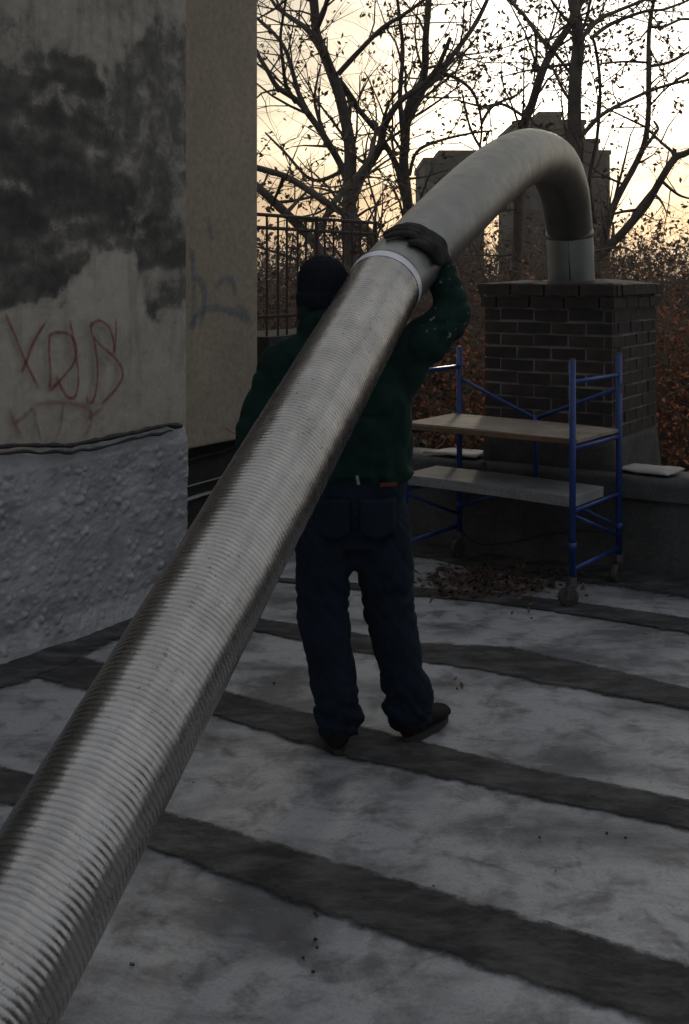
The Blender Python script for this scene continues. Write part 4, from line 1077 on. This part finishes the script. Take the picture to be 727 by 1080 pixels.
thick('thicket', 'dense brown tangle of bare shrubs filling the yard behind the parapet', 2000, -3.2, 8.0, 9.5, 16, lambda x, y: 1.30+.5*fbm((x, y, 0), .5), M['leaf'], 2, .035)
thick('thicket', 'taller brown thicket with dull red leaves farther back under the pipe arch', 1500, -4.0, 12, 17, 26, lambda x, y: 2.1+.9*fbm((x, y, 0), .35), M['leaf_r'], 2, .036, .009, dens=.7)
thick('orange_shrub', 'small shrub with orange autumn leaves seen above the lower deck at left', 190, .5, 1.4, 9.3, 10.2, lambda x, y: .66, M['leaf_o'], 10, .023, hgt=(1.5, 4), dens=.9)
thick('orange_shrub', 'wide shrub with orange autumn leaves at the right edge above the parapet', 300, 2.45, 3.7, 9.0, 10.6, lambda x, y: .98, M['leaf_o'], 9, .023, hgt=(1.5, 4), dens=.65)

# ---- far tree line as one mass
random.seed(9)
mb = MB()
for i in range(26000):
    y = random.uniform(35, 75); x = random.uniform(-.42, .42)*y
    h = 1.3+2.6*(.5+.5*fbm((x*.12, y*.05, 0), 1.4))+.9*nz((x, y, 0), .5); z_ = random.triangular(-5, h+1.65, h*.5)
    leafquad(mb, Vector((x, y, z_)), .16*y/55)
tag(mb.build('distant_trees', M['thicket']), 'hazy brown line of far trees along the horizon', 'trees', kind='stuff')

# ---- far buildings
def tower(name, label, blocks, dist, depth, mtl, fl=3.0, win=True):
    x0 = (blocks[0][0]-CX)*dist/F
    root = empty(name, label, 'building', ((blocks[0][0]+blocks[-1][1])/2*dist/F-CX*dist/F, dist+depth/2, -5))
    wins = []
    for (a, b_, top, dd) in blocks:
        xa, xb = (a-CX)*dist/F, (b_-CX)*dist/F; zt_ = CH-(top-HY)*dist/F
        put(MB().box(((xa+xb)/2, dist+dd+(depth-dd)/2, (zt_-5)/2), xb-xa, depth-dd, zt_+5).build('wall', mtl), root)
        put(MB().box(((xa+xb)/2, dist+dd+(depth-dd)/2, zt_+.25), xb-xa+.3, depth-dd+.3, .5).build('roof', mtl), root)
        z_ = 3.5
        while z_ < zt_-2:
            nx = max(1, int((xb-xa)/2.6))
            for k in range(nx):
                wins.append((xa+(k+.5)*(xb-xa)/nx, dist+dd, z_))
            z_ += fl
    me_ = None; me2 = None
    if win:
        for (x_, y_, z_) in wins:
            if me_ is None:
                fo = MB(); fo.box((0, -.06, .78), 1.2, .12, .08); fo.box((0, -.06, -.78), 1.3, .16, .10); fo.box((.58, -.04, 0), .07, .08, 1.5); fo.box((-.58, -.04, 0), .07, .08, 1.5); fo.box((0, -.03, 0), 1.1, .05, .06)
                fo = fo.build('window', mtl); me_ = fo.data; go = MB().box((0, -.005, 0), 1.1, .03, 1.5).build('pane', M['glass']); me2 = go.data
            else:
                fo = bpy.data.objects.new('window', me_); COL.objects.link(fo); go = bpy.data.objects.new('pane', me2); COL.objects.link(go)
            fo.location = (x_, y_, z_); go.parent = fo; put(fo, root)
    return root
tower('apartment_tower', 'tall stepped brown brick tower right of the pipe arch under the sun', [(572, 596, 120, 2), (546, 617, 131, 0), (617.2, 634, 150, 1), (634.2, 650, 160, 3)], 130, 16, M['tower'])
tower('apartment_building', 'lower dark flat roofed building left of the pipe arch', [(448, 465, 172, 0), (465.2, 512, 163, 1)], 110, 14, M['tower_g'])

# ================================================================== HAZE
hz = MB().box((0, 75, 16.4), 260, 190, 46.8).build('haze', None)
hz['kind'] = 'stuff'; hz['label'] = 'thin pale evening haze'; hz['category'] = 'haze'
hm = bpy.data.materials.new('haze'); hm.use_nodes = True; t = hm.node_tree; t.nodes.clear()
pv = N(t, 'ShaderNodeVolumePrincipled'); pv.inputs['Density'].default_value = .0004; pv.inputs['Color'].default_value = (.95, .93, .88, 1); pv.inputs['Anisotropy'].default_value = .5
ho = N(t, 'ShaderNodeOutputMaterial'); L(t, pv.outputs[0], ho.inputs['Volume']); hz.data.materials.append(hm)
